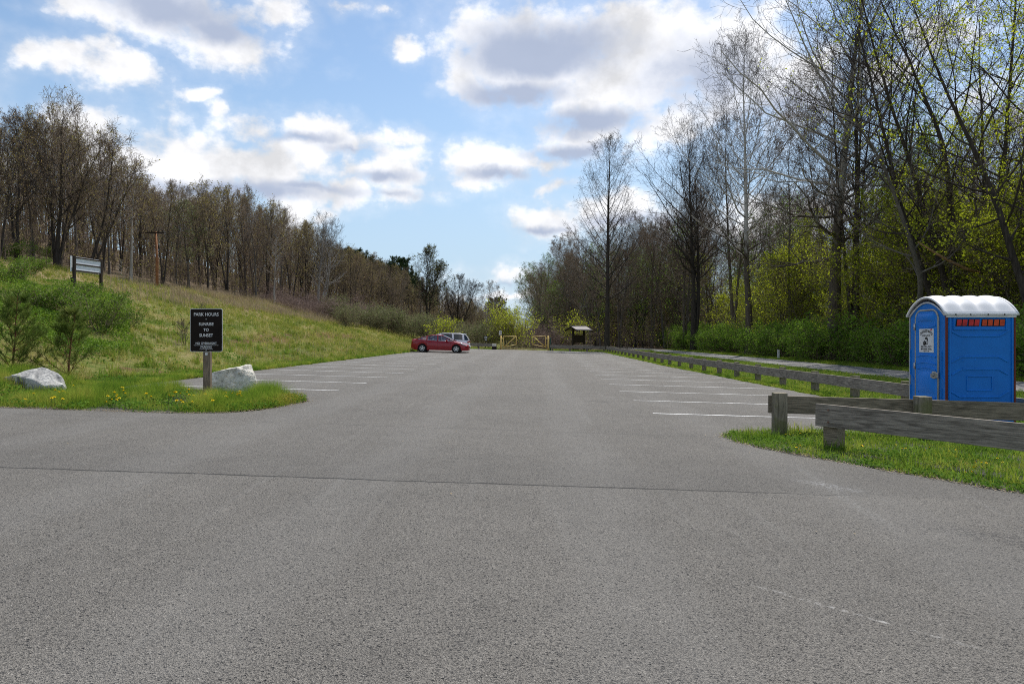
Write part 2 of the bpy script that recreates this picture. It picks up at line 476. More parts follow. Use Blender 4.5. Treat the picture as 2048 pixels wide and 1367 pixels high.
    M['car_red'] = simple('red_car_paint', (.28, .005, .014), .35, .3, .0, var=.06, coat=.5)
    M['car_white'] = simple('white_car_paint', (.86, .87, .88), .32, .5, 0, var=.04, coat=.6)
    M['tyre'] = simple('rubber_tyre', (.018, .018, .019), .85, .2)
    M['rim'] = simple('alloy_rim', (.62, .62, .62), .35, .5, .6)
    M['chrome'] = simple('chrome_trim', (.7, .7, .7), .2, .5, 1)
    M['lamp'] = simple('clear_headlamp', (.75, .76, .78), .15, .6, 0, coat=1)
    M['lamp_red'] = simple('red_tail_lamp', (.35, .015, .015), .2, .6, 0, coat=1)
    m, nt = new_mat('car_glass')
    gl = nt.n('ShaderNodeBsdfGlossy', i_Roughness=.03); nt.set(gl, 'Color', (.75, .85, .85, 1))
    tr = nt.n('ShaderNodeBsdfTransparent'); nt.set(tr, 'Color', (.55, .66, .64, 1))
    fr = nt.n('ShaderNodeFresnel', i_IOR=1.5)
    mx = nt.n('ShaderNodeMixShader'); nt.set(mx, 0, nt.math('ADD', fr.outputs[0], .14)); nt.set(mx, 1, tr.outputs[0]); nt.set(mx, 2, gl.outputs[0])
    out = nt.n('ShaderNodeOutputMaterial'); nt.set(out, 'Surface', mx.outputs[0]); M['glass'] = m
    M['glass_dark'] = simple('tinted_glass', (.012, .014, .016), .08, .6, 0, var=.02, coat=.5)
    M['litter_bark'] = simple('split_orange_wood', (.36, .22, .11), .8, .2, var=.3, scale=4)

# ---------------------------------------------------------------- sky and sun
SUN_EL, SUN_AZ = 57.0, 24.0      # azimuth measured from straight ahead towards the right
SKY_S = 0.10
def make_sky():
    w = bpy.data.worlds.new('World'); SC.world = w; w.use_nodes = True
    nt = NT(w.node_tree)
    sky = nt.n('ShaderNodeTexSky', sky_type='NISHITA', sun_disc=False)
    sky.sun_elevation = RAD(SUN_EL); sky.sun_rotation = RAD(SUN_AZ)
    sky.air_density = 1.0; sky.dust_density = .6; sky.ozone_density = 2.0; sky.altitude = 100
    d = nt.n('ShaderNodeTexCoord').outputs['Generated']
    s = nt.n('ShaderNodeSeparateXYZ', i_0=d)
    az = nt.math('ARCTAN2', s.outputs[0], s.outputs[1])
    el = nt.math('ARCSINE', s.outputs[2])
    ae = nt.n('ShaderNodeCombineXYZ', i_0=az, i_1=el, i_2=0.0).outputs[0]
    # ragged edges: shift the lookup by noise
    w1 = nt.n('ShaderNodeTexNoise', i_Scale=7.0, i_Detail=6, i_Roughness=.6); nt.set(w1, 'Vector', d)
    wv = nt.vmath('SUBTRACT', w1.outputs['Color'], (.5, .5, .5)).outputs[0]
    aew = nt.vmath('ADD', ae, nt.scale(wv, (.13, .09, 0))).outputs[0]
    def field(blobs, vec):
        acc = None
        for (px, py, rx, ry, wt) in blobs:
            q = math.hypot(F, px - 1024)
            a0 = math.atan2(px - 1024, F); e0 = math.atan2(672 - py, q)
            ra = rx * F / (q * q); re = ry / q * math.cos(e0) ** 2
            v = nt.vmath('SUBTRACT', vec, (a0, e0, 0)).outputs[0]
            v = nt.vmath('MULTIPLY', v, (1 / ra, 1 / re, 0)).outputs[0]
            l = nt.vmath('LENGTH', v).outputs['Value']
            b = nt.math('MULTIPLY_ADD', l, -wt, wt)
            acc = b if acc is None else nt.math('SMOOTH_MAX', acc, b, .12)
        return acc
    C = [(330, 30, 260, 75, 1), (455, 85, 120, 62, 1), (180, 25, 120, 42, .9), (560, 25, 70, 40, .7), (690, 8, 60, 22, .6), (760, 15, 26, 14, .5),
         (150, 140, 150, 40, .9), (265, 150, 100, 55, .9), (60, 130, 80, 34, .8), (400, 180, 70, 12, .5), (455, 215, 26, 24, .4),
         (190, 262, 130, 55, 1), (240, 325, 150, 70, 1.1), (400, 335, 190, 90, 1.2), (530, 335, 160, 70, 1.1), (680, 372, 90, 26, .8), (560, 300, 130, 34, .8), (720, 335, 90, 34, .9), (300, 372, 140, 40, 1), (340, 385, 150, 40, .9), (600, 385, 170, 34, .9), (380, 275, 90, 30, .8),
         (500, 258, 60, 34, .8), (620, 258, 90, 40, .9), (700, 290, 90, 26, .8), (790, 285, 50, 16, .5),
         (790, 345, 105, 52, 1), (800, 385, 70, 26, .8), (800, 112, 30, 32, .7), (650, 428, 44, 15, .6), (570, 420, 70, 40, .8),
         (985, 335, 120, 46, 1), (940, 376, 40, 18, .6),
         (1100, 110, 250, 125, 1.2), (930, 155, 80, 55, 1), (1270, 110, 260, 150, 1.2), (1190, 250, 170, 85, 1.1), (1100, 305, 80, 32, .8), (1420, 120, 190, 150, 1.1), (1330, 260, 110, 60, .9),
         (1100, 440, 75, 34, .9), (1110, 382, 50, 18, .7), (1230, 430, 130, 42, .9), (1060, 330, 110, 24, .7),
         (1000, 545, 80, 22, .8), (1010, 582, 110, 14, .7), (900, 600, 90, 10, .4),
         (1560, 180, 150, 110, .9), (1620, 430, 150, 70, .9), (1880, 60, 110, 50, .7), (1760, 150, 90, 60, .7), (1480, 470, 140, 60, .8), (1850, 480, 200, 90, .8),
         (1960, 200, 90, 50, .6), (2150, 300, 180, 120, .9), (-150, 120, 200, 100, 1), (-120, 330, 260, 90, 1), (2300, 100, 220, 120, 1)]
    S = [(330, 22, 175, 48, 1), (440, 60, 100, 34, .9), (1090, 100, 180, 70, 1.15), (1020, 185, 130, 42, 1), (1180, 250, 150, 36, 1.1), (1130, 310, 110, 20, 1), (1400, 150, 120, 80, .7),
         (450, 376, 230, 24, 1.0), (600, 376, 140, 14, .7), (700, 300, 60, 10, .5), (770, 352, 80, 16, .8), (1000, 352, 90, 14, .7), (1090, 456, 60, 10, .7), (1000, 562, 80, 8, .7), (260, 385, 150, 26, .8),
         (1560, 220, 120, 50, .6), (600, 280, 90, 12, .6), (790, 385, 60, 8, .5), (1250, 445, 120, 14, .6)]
    fine = nt.noise(nt.scale(d, (1, 1, 1.5)), 13.0, 10, .60)
    puff = nt.n('ShaderNodeTexVoronoi', i_Scale=24.0, feature='SMOOTH_F1', i_Smoothness=.6, i_Detail=2.0, i_Roughness=.55); nt.set(puff, 'Vector', nt.vmath('ADD', d, nt.scale(wv, (.05, .05, .05))).outputs[0])
    fbm = nt.math('ADD', nt.math('MULTIPLY', nt.math('SUBTRACT', fine, .5), 1.9), nt.math('MULTIPLY', nt.math('SUBTRACT', .40, puff.outputs['Distance']), .55))
    # weather elsewhere in the sky, behind and beside the camera
    oth = nt.math('MULTIPLY', nt.math('SUBTRACT', nt.noise(nt.scale(d, (1, 1, 2.2)), 2.6, 5, .6), .52), 5.0)
    oth = nt.math('SUBTRACT', oth, nt.math('MULTIPLY', nt.step(s.outputs[1], .35, .75), 8.0))
    dens = nt.math('MAXIMUM', field(C, aew), oth)
    dens = nt.math('ADD', nt.math('ADD', dens, fbm), .20)
    alpha = nt.math('MAXIMUM', nt.math('MULTIPLY', nt.step(dens, -.22, .52), .97), nt.math('MULTIPLY', nt.step(dens, -.70, .35), .22))
    sh = nt.math('ADD', field(S, nt.vmath('ADD', ae, nt.scale(wv, (.09, .06, 0))).outputs[0]), nt.math('MULTIPLY', fbm, .42))
    shade = nt.step(sh, -.42, .62)
    bill = nt.noise(d, 11.0, 5, .55)
    white = nt.ramp(nt.math('ADD', nt.math('MULTIPLY', bill, .6), nt.math('MULTIPLY', fine, .4)), [(.38, .66), (.56, 1.0)])
    cloud = nt.mix(1.0, white, (1.0, 1.0, 1.02, 1), 'MULTIPLY')
    cloud = nt.mix(nt.math('MULTIPLY', shade, .95), cloud, (.38, .44, .58, 1))
    K = CLOUD_K
    cl = nt.mix(1.0, cloud, (K, K, K, 1), 'MULTIPLY')
    skyc = nt.mix(1.0, sky.outputs[0], SKY_TINT, 'MULTIPLY')
    haze = nt.step(el, .42, .0)
    skyc = nt.mix(nt.math('MULTIPLY', haze, .85), skyc, (3.8, 4.95, 6.3, 1))
    fin = nt.mix(alpha, skyc, cl)
    bg = nt.n('ShaderNodeBackground', i_Strength=SKY_S); nt.set(bg, 'Color', fin)
    out = nt.n('ShaderNodeOutputWorld'); nt.set(out, 'Surface', bg.outputs[0])
    w.cycles.sampling_method = 'NONE'
    L = bpy.data.lights.new('sun', 'SUN'); L.energy = 4.2; L.angle = RAD(.5); L.color = (1, .955, .89)
    o = bpy.data.objects.new('sun', L); COL.objects.link(o)
    az_, el_ = RAD(SUN_AZ), RAD(SUN_EL)
    dirv = Vector((math.sin(az_) * math.cos(el_), math.cos(az_) * math.cos(el_), math.sin(el_)))
    o.rotation_euler = dirv.to_track_quat('Z', 'Y').to_euler()
    o.location = (0, 0, 60)
CLOUD_K = 9.0
SKY_TINT = (1.16, 1.2, 1.16, 1)

def make_camera():
    c = bpy.data.cameras.new('camera'); c.sensor_width = 36; c.lens = F / 2048 * 36
    c.shift_y = -11.5 / 2048; c.clip_end = 6000; c.clip_start = .05
    o = bpy.data.objects.new('camera', c); COL.objects.link(o)
    o.location = (0, 0, CAMH); o.rotation_euler = (RAD(90), 0, 0)
    SC.camera = o
    vs = SC.view_settings; vs.view_transform = 'Standard'; vs.look = 'None'; vs.exposure = EXPOSURE; vs.gamma = 1
    SC.cycles.pixel_filter_type = 'BLACKMAN_HARRIS'; SC.cycles.filter_width = 1.0
    SC.cycles.use_denoising = False; SC.cycles.use_adaptive_sampling = False
    SC.cycles.max_bounces = 6; SC.cycles.transparent_max_bounces = 12
EXPOSURE = 0.36
# ---------------------------------------------------------------- plants, grown level by level with numpy
def nrm(v):
    return v / np.maximum(np.linalg.norm(v, axis=-1, keepdims=True), 1e-9)

class Grow:
    """a batch of branches: P (branches, points, 3), R (branches, points)"""
    def __init__(self, seed): self.r = np.random.default_rng(seed)
    def stem(self, base, direction, length, r0, r1, npts=16, wig=.02, trop=0.0, bend=(0, 0), flare=0.0, kink=0.0):
        r = self.r
        d = nrm(np.array(direction, float)); p = np.array(base, float)
        P = [p]; stepl = length / (npts - 1)
        for i in range(npts - 1):
            d = nrm(d + r.normal(0, wig, 3) + np.array([bend[0], bend[1], trop]) / (npts - 1))
            if kink and r.random() < .3: d = nrm(d + r.normal(0, kink, 3) * (1, 1, .4))
            p = p + d * stepl; P.append(p)
        t = np.linspace(0, 1, npts)
        R = r0 + (r1 - r0) * t ** .85
        if flare: R = R + r0 * flare * np.exp(-t * npts * 1.1)
        return np.array(P)[None], R[None]
    def kids(self, P, R, n, t0, t1, length, ang, spread=.15, trop=.0, wig=.10, npts=5, rfac=.55, rmin=.004, rtip=.25, golden=False, flat=0.0, lenpow=1.0, droop=0.0, jitter=.25):
        """n children on each branch; length(t, parent_len) and ang(t) are functions of the place on the parent"""
        r = self.r; B, N, _ = P.shape
        plen = np.linalg.norm(np.diff(P, axis=1), axis=2).sum(1)
        if golden:
            t = np.tile(np.linspace(t0, t1, n), (B, 1)) + r.uniform(-.5, .5, (B, n)) * (t1 - t0) / n
        else:
            t = t0 + (t1 - t0) * ((np.arange(n)[None] + r.uniform(0, 1, (B, n))) / n)
        t = np.clip(t, 0, .995)
        b = np.repeat(np.arange(B), n); tt = t.ravel()
        f = tt * (N - 1); i = np.minimum(f.astype(int), N - 2); fr = (f - i)[:, None]
        p0 = P[b, i] * (1 - fr) + P[b, i + 1] * fr
        tan = nrm(P[b, i + 1] - P[b, i])
        pr = R[b, i] * (1 - fr[:, 0]) + R[b, i + 1] * fr[:, 0]
        ref = np.where(np.abs(tan[:, 2:3]) < .9, np.array([[0, 0, 1.]]), np.array([[1., 0, 0]]))
        u = nrm(np.cross(tan, ref)); v = np.cross(u, tan)      # u horizontal, v roughly upward
        if golden: phi = np.tile(np.arange(n) * 2.39996, B) + r.uniform(-.35, .35, B * n) + np.repeat(r.uniform(0, 6.28, B), n)
        else: phi = r.uniform(0, 2 * np.pi, B * n)
        w = u * np.cos(phi)[:, None] + v * np.sin(phi)[:, None] * (1 - flat)
        w = nrm(w)
        a = ang(tt) * (1 + r.normal(0, spread, B * n))
        d = nrm(tan * np.cos(a)[:, None] + w * np.sin(a)[:, None])
        L = length(tt, plen[b]) * (1 + r.uniform(-jitter, jitter, B * n))
        C = [p0]; q = p0; up = np.array([0, 0, 1.0])
        for k in range(npts - 1):
            d = nrm(d + r.normal(0, wig, d.shape) + up * trop / (npts - 1) - up * droop * k / (npts - 1) ** 2)
            q = q + d * (L / (npts - 1))[:, None]; C.append(q)
        CP = np.stack(C, 1)
        rs = np.clip(pr * rfac, rmin, None); rs = np.minimum(rs, pr * .95 + .001)
        s = np.linspace(0, 1, npts)[None]
        CR = np.maximum(rs[:, None] * (1 - (1 - rtip) * s), rmin * .7)
        return CP, CR

def tubes(batches):
    """[(P, R, sides)] -> verts, quads"""
    V, Q, off = [], [], 0
    for P, R, s in batches:
        C, N, _ = P.shape
        T = np.empty_like(P); T[:, 1:-1] = P[:, 2:] - P[:, :-2]; T[:, 0] = P[:, 1] - P[:, 0]; T[:, -1] = P[:, -1] - P[:, -2]
        T = nrm(T)
        m = nrm(T.mean(1))
        ref = np.where(np.abs(m[:, 2:3]) < .8, np.array([[0, 0, 1.]]), np.array([[.8, .6, 0]]))[:, None, :]
        U = nrm(np.cross(T, np.broadcast_to(ref, T.shape))); W = np.cross(U, T)
        a = 2 * np.pi * np.arange(s) / s
        ring = P[:, :, None] + R[:, :, None, None] * (U[:, :, None] * np.cos(a)[None, None, :, None] + W[:, :, None] * np.sin(a)[None, None, :, None])
        V.append(ring.reshape(-1, 3))
        c = (np.arange(C) * N * s)[:, None, None]; n = (np.arange(N - 1) * s)[None, :, None]; k = np.arange(s)[None, None]
        k2 = (k + 1) % s
        q = np.stack([c + n + k, c + n + k2, c + n + s + k2, c + n + s + k], -1).reshape(-1, 4) + off
        Q.append(q); off += C * N * s
    return np.concatenate(V), np.concatenate(Q)

def leaves(r, P, per, size, spread, tmin=.2, cluster=1, asp=.62, up=.25, frac=1.0):
    """rhombic leaves scattered round the twigs P"""
    C, N, _ = P.shape
    if frac < 1: P = P[r.random(C) < frac]; C = len(P)
    n = C * per
    b = np.repeat(np.arange(C), per)
    f = r.uniform(tmin, 1, n) * (N - 1); i = np.minimum(f.astype(int), N - 2); fr = (f - i)[:, None]
    c = P[b, i] * (1 - fr) + P[b, i + 1] * fr + r.normal(0, spread, (n, 3))
    if cluster > 1:
        c = np.repeat(c, cluster, 0) + r.normal(0, size * .8, (n * cluster, 3)); n = len(c)
    return leaf_quads(r, c, size, asp, up)

def leaf_quads(r, c, size, asp=.62, up=.25):
    n = len(c)
    nn = nrm(r.normal(0, 1, (n, 3)) + np.array([0, 0, up]))
    a = nrm(np.cross(nn, r.normal(0, 1, (n, 3)))); b = np.cross(nn, a)
    s = (size * r.uniform(.55, 1.3, n))[:, None] * .5
    V = np.stack([c + a * s, c + b * s * asp + nn * s * .2, c - a * s, c - b * s * asp + nn * s * .2], 1).reshape(-1, 3)
    return V, np.arange(n * 4).reshape(-1, 4)

def join(parts):
    """[(V, Q, material index)]"""
    V, Q, M, off = [], [], [], 0
    for v, q, m in parts:
        V.append(v); Q.append(q + off); M.append(np.full(len(q), m)); off += len(v)
    return np.concatenate(V), np.concatenate(Q), np.concatenate(M)

def make_tree(name, seed, H, r0, label, cat='tree', group=None, bark='bark_dark', twig='twig_dark', leaf=None,
              stems=((0, 0),), t0=.28, n1=34, len1=.30, top1=.25, ang=(70, 32), trop1=.5, n2=8, len2=.42, n3=5, len3=.45, n4=3, len4=.5,
              lper=0, lsize=.12, lspread=.15, lfrac=1.0, lcluster=1, wig=.025, lean=(0, 0), flare=.5, rt=.012, wig1=.10, kink=0.0, shape='dome', twr=.006, flat=0.0, rf1=.45, trop0=.2, loc=(0, 0, 0), rz=0.0, sides=9, L0=None, lup=.25):
    """> trunk (stem and limbs) and crown (twigs and leaves)"""
    g = Grow(seed); r = g.r
    S = []
    for k, (sx, sy) in enumerate(stems):
        h = (H if k == 0 else H * r.uniform(.8, .97)) if L0 is None else L0
        base = (0, 0, -.25) if len(stems) == 1 else (sx * .25, sy * .25, -.25)
        S.append(g.stem(base, (sx, sy, 1.0), h, r0 * (1 if k == 0 else r.uniform(.7, .95)), rt, 18, wig, trop0, lean, flare, kink))
    P0 = np.concatenate([s[0] for s in S]); R0 = np.concatenate([s[1] for s in S])
    a0, a1 = RAD(ang[0]), RAD(ang[1])
    if shape == 'dome':   prof = lambda t: (top1 + (1 - top1) * np.sin(np.clip((t - t0) / (1 - t0), 0, 1) ** .75 * np.pi * .92 + .18))
    elif shape == 'cone': prof = lambda t: np.maximum(1.0 - .88 * ((t - t0) / (1 - t0)) ** 1.1, .06) * (0.65 + .35 * np.clip((t - t0) / .15, 0, 1))
    elif shape == 'ovate': prof = lambda t: np.maximum((.62 + .38 * np.sin(np.clip((t - t0) / (1 - t0) / .40, 0, 1) * np.pi / 2)) * (1 - np.clip((t - t0) / (1 - t0), 0, 1) ** 2.6 * .88), .08)
    else:                 prof = lambda t: (.55 + .45 * np.clip((t - t0) / (1 - t0), 0, 1)) * np.where(t > .9, .75, 1)
    P1, R1 = g.kids(P0, R0, n1, t0, .985, lambda t, pl: H * len1 * prof(t), lambda t: a0 + (a1 - a0) * (t - t0) / (1 - t0),
                    .16, trop1, wig1, 8, rf1, .012, .22, golden=True)
    P2, R2 = g.kids(P1, R1, n2, .18, .97, lambda t, pl: pl * len2 * (1.1 - .65 * t), lambda t: RAD(48) - RAD(14) * t, .25, trop1 * .5, .12, 5, .5, .008, .3, flat=flat)
    tr = [(P0, R0, sides), (P1, R1, 6), (P2, R2, 4)]
    P3, R3 = g.kids(P2, R2, n3, .15, .98, lambda t, pl: pl * len3 * (1.15 - .6 * t) + .12, lambda t: RAD(45) + 0 * t, .3, trop1 * .35, .16, 4, .55, twr, .5, flat=flat)
    cr = [(P3, R3, 3)]; tips = P3
    if n4:
        P4, R4 = g.kids(P3, R3, n4, .2, 1.0, lambda t, pl: pl * len4 + .10, lambda t: RAD(42) + 0 * t, .35, trop1 * .3, .18, 3, .6, twr, .6)
        cr.append((P4, R4, 3)); tips = P4
    root = thing(name, loc, label, cat, group, rz)
    V, Q = tubes(tr)
    link('trunk', np_mesh('trunk', V, Q, [MAT[bark]], smooth=True), root)
    V, Q = tubes(cr)
    parts = [(V, Q, 0)]; mats = [MAT[twig]]
    if lper:
        lv, lq = leaves(r, tips, lper, lsize, lspread, cluster=lcluster, frac=lfrac, up=lup)
        parts.append((lv, lq, 1)); mats.append(MAT[leaf])
    V, Q, mi = join(parts)
    link('crown', np_mesh('crown', V, Q, mats, mi), root)
    return root

def make_shrub(name, seed, H, W, label, cat='shrub', group=None, nst=14, bark='twig_brown', leaf=None, lper=6, lsize=.06, lspread=.06, n1=9, n2=5, n3=0, trop=.3, spread=1.0, arch=0.0, r0=.018, lcluster=1, twr=.004, lup=.25, loc=(0, 0, 0)):
    """> stems and crown"""
    g = Grow(seed); r = g.r
    S = []
    for k in range(nst):
        a = r.uniform(0, 6.283); q = math.sqrt(r.random()) * spread * W / H
        s = g.stem((math.cos(a) * q * H * .15, math.sin(a) * q * H * .15, -.08), (math.cos(a) * q, math.sin(a) * q, 1), H * r.uniform(.7, 1.08) * math.sqrt(1 + .3 * q * q), r0 * r.uniform(.6, 1.2), .004, 9, .07, trop - arch * 1.4)
        S.append(s)
    P0 = np.concatenate([s[0] for s in S]); R0 = np.concatenate([s[1] for s in S])
    P1, R1 = g.kids(P0, R0, n1, .15, .98, lambda t, pl: pl * .42 * (1.1 - .7 * t), lambda t: RAD(50) + 0 * t, .3, trop - arch, .15, 5, .6, twr * 1.3, .4)
    P2, R2 = g.kids(P1, R1, n2, .15, 1, lambda t, pl: pl * .45 + .05, lambda t: RAD(48) + 0 * t, .3, trop * .6 - arch * .5, .18, 4, .6, twr, .5)
    cr = [(P1, R1, 3), (P2, R2, 3)]; tips = P2
    if n3:
        P3, R3 = g.kids(P2, R2, n3, .2, 1, lambda t, pl: pl * .5 + .05, lambda t: RAD(45) + 0 * t, .3, 0, .2, 3, .6, twr, .6)
        cr.append((P3, R3, 3)); tips = P3
    root = thing(name, loc, label, cat, group)
    V, Q = tubes([(P0, R0, 4)])
    link('stems', np_mesh('stems', V, Q, [MAT[bark]], smooth=True), root)
    V, Q = tubes(cr); parts = [(V, Q, 0)]; mats = [MAT[bark]]
    if lper:
        lv, lq = leaves(r, tips, lper, lsize, lspread, .1, lcluster, up=lup)
        parts.append((lv, lq, 1)); mats.append(MAT[leaf])
    V, Q, mi = join(parts)
    link('crown', np_mesh('crown', V, Q, mats, mi), root)
    return root

def make_pine(name, seed, H, r0, label, cat='pine', group=None, whorls=9, per=5, len1=.42, ang=62, t0=.12, bark='bark_red', leaf='needle_young', nlen=.10, nw=.005, nper=26, n2=6, n3=0, trop=.55, gap=0.0, loc=(0, 0, 0), dome=False):
    g = Grow(seed); r = g.r
    P0, R0 = g.stem((0, 0, -.1), (r.normal(0, .03), r.normal(0, .03), 1), H, r0, r0 * .16, 14, .03, .2, (0, 0), .3)
    ts = np.concatenate([np.full(per, t0 + (1 - t0) * (k + .3 * r.random()) / whorls) for k in range(whorls)])
    ts = ts[r.random(len(ts)) > gap]
    out = []
    for t in ts:
        prof = (1 - .85 * (t - t0) / (1 - t0)) if not dome else (.35 + .65 * math.sin(min(1, (t - t0) / (1 - t0) * .9 + .1) * math.pi) ** .6)
        L = H * len1 * prof
        out.append(g.kids(P0, R0, 1, t - .004, t + .004, lambda q, pl: L + 0 * q, lambda q: RAD(ang) + 0 * q, .15, trop, .06, 6, .38, .005, .3))
    P1 = np.concatenate([o[0] for o in out]); R1 = np.concatenate([o[1] for o in out])
    P2, R2 = g.kids(P1, R1, n2, .35, .99, lambda t, pl: pl * .38 * (1.2 - .8 * t) + .06, lambda t: RAD(45) + 0 * t, .2, trop, .08, 4, .6, .004, .5, flat=.5)
    tb = [(P2, R2, 3)]; tips = [P2, P1[:, -3:]]
    if n3:
        P3, R3 = g.kids(P2, R2, n3, .3, 1, lambda t, pl: pl * .45 + .1, lambda t: RAD(45) + 0 * t, .2, trop, .08, 3, .6, .004, .5, flat=.4)
        tb.append((P3, R3, 3)); tips.append(P3)
    root = thing(name, loc, label, cat, group)
    V, Q = tubes([(P0, R0, 8), (P1, R1, 4)])
    link('trunk', np_mesh('trunk', V, Q, [MAT[bark]], smooth=True), root)
    # needles: slim blades raying out along every shoot
    NV = []
    for T in tips:
        C, N, _ = T.shape; n = C * nper
        b = np.repeat(np.arange(C), nper); f = r.uniform(.1, 1, n) * (N - 1); i = np.minimum(f.astype(int), N - 2); fr = (f - i)[:, None]
        c = T[b, i] * (1 - fr) + T[b, i + 1] * fr; tan = nrm(T[b, i + 1] - T[b, i])
        d = nrm(tan * .8 + r.normal(0, .62, (n, 3))); w = nrm(np.cross(d, r.normal(0, 1, (n, 3)))) * nw
        L = (nlen * r.uniform(.6, 1.2, n))[:, None]
        NV.append(np.stack([c - w, c + w, c + d * L + w * .3, c + d * L - w * .3], 1).reshape(-1, 3))
    NV = np.concatenate(NV)
    V, Q = tubes(tb)
    V, Q, mi = join([(V, Q, 0), (NV, np.arange(len(NV)).reshape(-1, 4), 1)])
    link('crown', np_mesh('crown', V, Q, [MAT[bark], MAT[leaf]], mi), root)
    return root

# ---------------------------------------------------------------- grass
def blades(r, X, Y, hmin, hmax, width, lean=.35, z=None):
    n = len(X)
    Z = ground_np(X, Y) if z is None else z
    h = r.uniform(hmin, hmax, n); a = r.uniform(0, 6.283, n); w = width * r.uniform(.6, 1.3, n)
    dx, dy = np.cos(a), np.sin(a)
    l = np.abs(r.normal(0, lean, n)) * h
    b = r.uniform(0, 6.283, n); lx, ly = np.cos(b) * l, np.sin(b) * l
    base = np.stack([X, Y, Z - .01], 1)
    sd = np.stack([dx * w, dy * w, 0 * w], 1)
    mid = base + np.stack([lx * .4, ly * .4, h * .6], 1); tip = base + np.stack([lx * 1.2, ly * 1.2, h], 1)
    V = np.stack([base - sd, base + sd, mid + sd * .8, mid - sd * .8, tip + sd * .12, tip - sd * .12], 1).reshape(-1, 3)
    k = (np.arange(n) * 6)[:, None]
    Q = np.concatenate([k + np.array([[0, 1, 2, 3]]), k + np.array([[3, 2, 4, 5]])])
    return V, Q

def inpoly(X, Y, poly):
    c = np.zeros(len(X), bool); n = len(poly)
    for i in range(n):
        x1, y1 = poly[i]; x2, y2 = poly[(i + 1) % n]
        k = ((y1 > Y) != (y2 > Y))
        with np.errstate(divide='ignore', invalid='ignore'):
            xi = (x2 - x1) * (Y - y1) / (y2 - y1) + x1
        c ^= k & (X < xi)
    return c
# ---------------------------------------------------------------- setting
FENCE = [(9.2, 11.05), (9.2, 40.0), (10.3, 74.6)]
ISL_L = [(-4.45, 14.8), (-4.40, 14.3), (-4.55, 13.3), (-4.85, 12.6), (-5.3, 12.15), (-6.5, 12.0), (-9.2, 12.2), (-13, 12.4), (-22, 12.9), (-45, 14.5),
         (-45, 20), (-20, 19), (-12, 17.6), (-9.66, 16.6), (-7.6, 16.75), (-6.0, 16.6), (-5.0, 15.9)]
ISL_R = [(3.30, 10.55), (3.42, 10.95), (3.8, 11.4), (4.6, 11.65), (9.1, 11.5), (16, 11.3), (16, 1.0), (9.8, 2.4), (8.2, 3.6), (6.6, 5.3), (5.3, 7.06), (4.65, 7.97), (3.94, 9.05), (3.5, 9.8)]

def ff(X, Y):
    """how far a place lies inside the hillside wood (negative: still open bank)"""
    return lot_left(Y) - X - np.interp(Y, [30, 49, 56, 63, 71, 88, 104, 146, 180, 230, 260], [27, 28, 29, 26, 24, 23.4, 16, 14, 8, 2, -6]) - 1.2 * np.sin(Y * .5) * np.sin(Y * .17)

def smooth_poly(pts, per=4):
    """gently rounded outline"""
    out = []
    n = len(pts)
    for i in range(n):
        p0, p1, p2, p3 = [Vector((*pts[(i + k) % n], 0)) for k in (-1, 0, 1, 2)]
        if (p2 - p1).length > 6: out.append(p1); continue
        for k in range(per):
            t = k / per
            out.append(.5 * ((2 * p1) + (p2 - p0) * t + (2 * p0 - 5 * p1 + 4 * p2 - p3) * t * t + (3 * p1 - p0 - 3 * p2 + p3) * t ** 3))
    return [(p.x, p.y) for p in out]

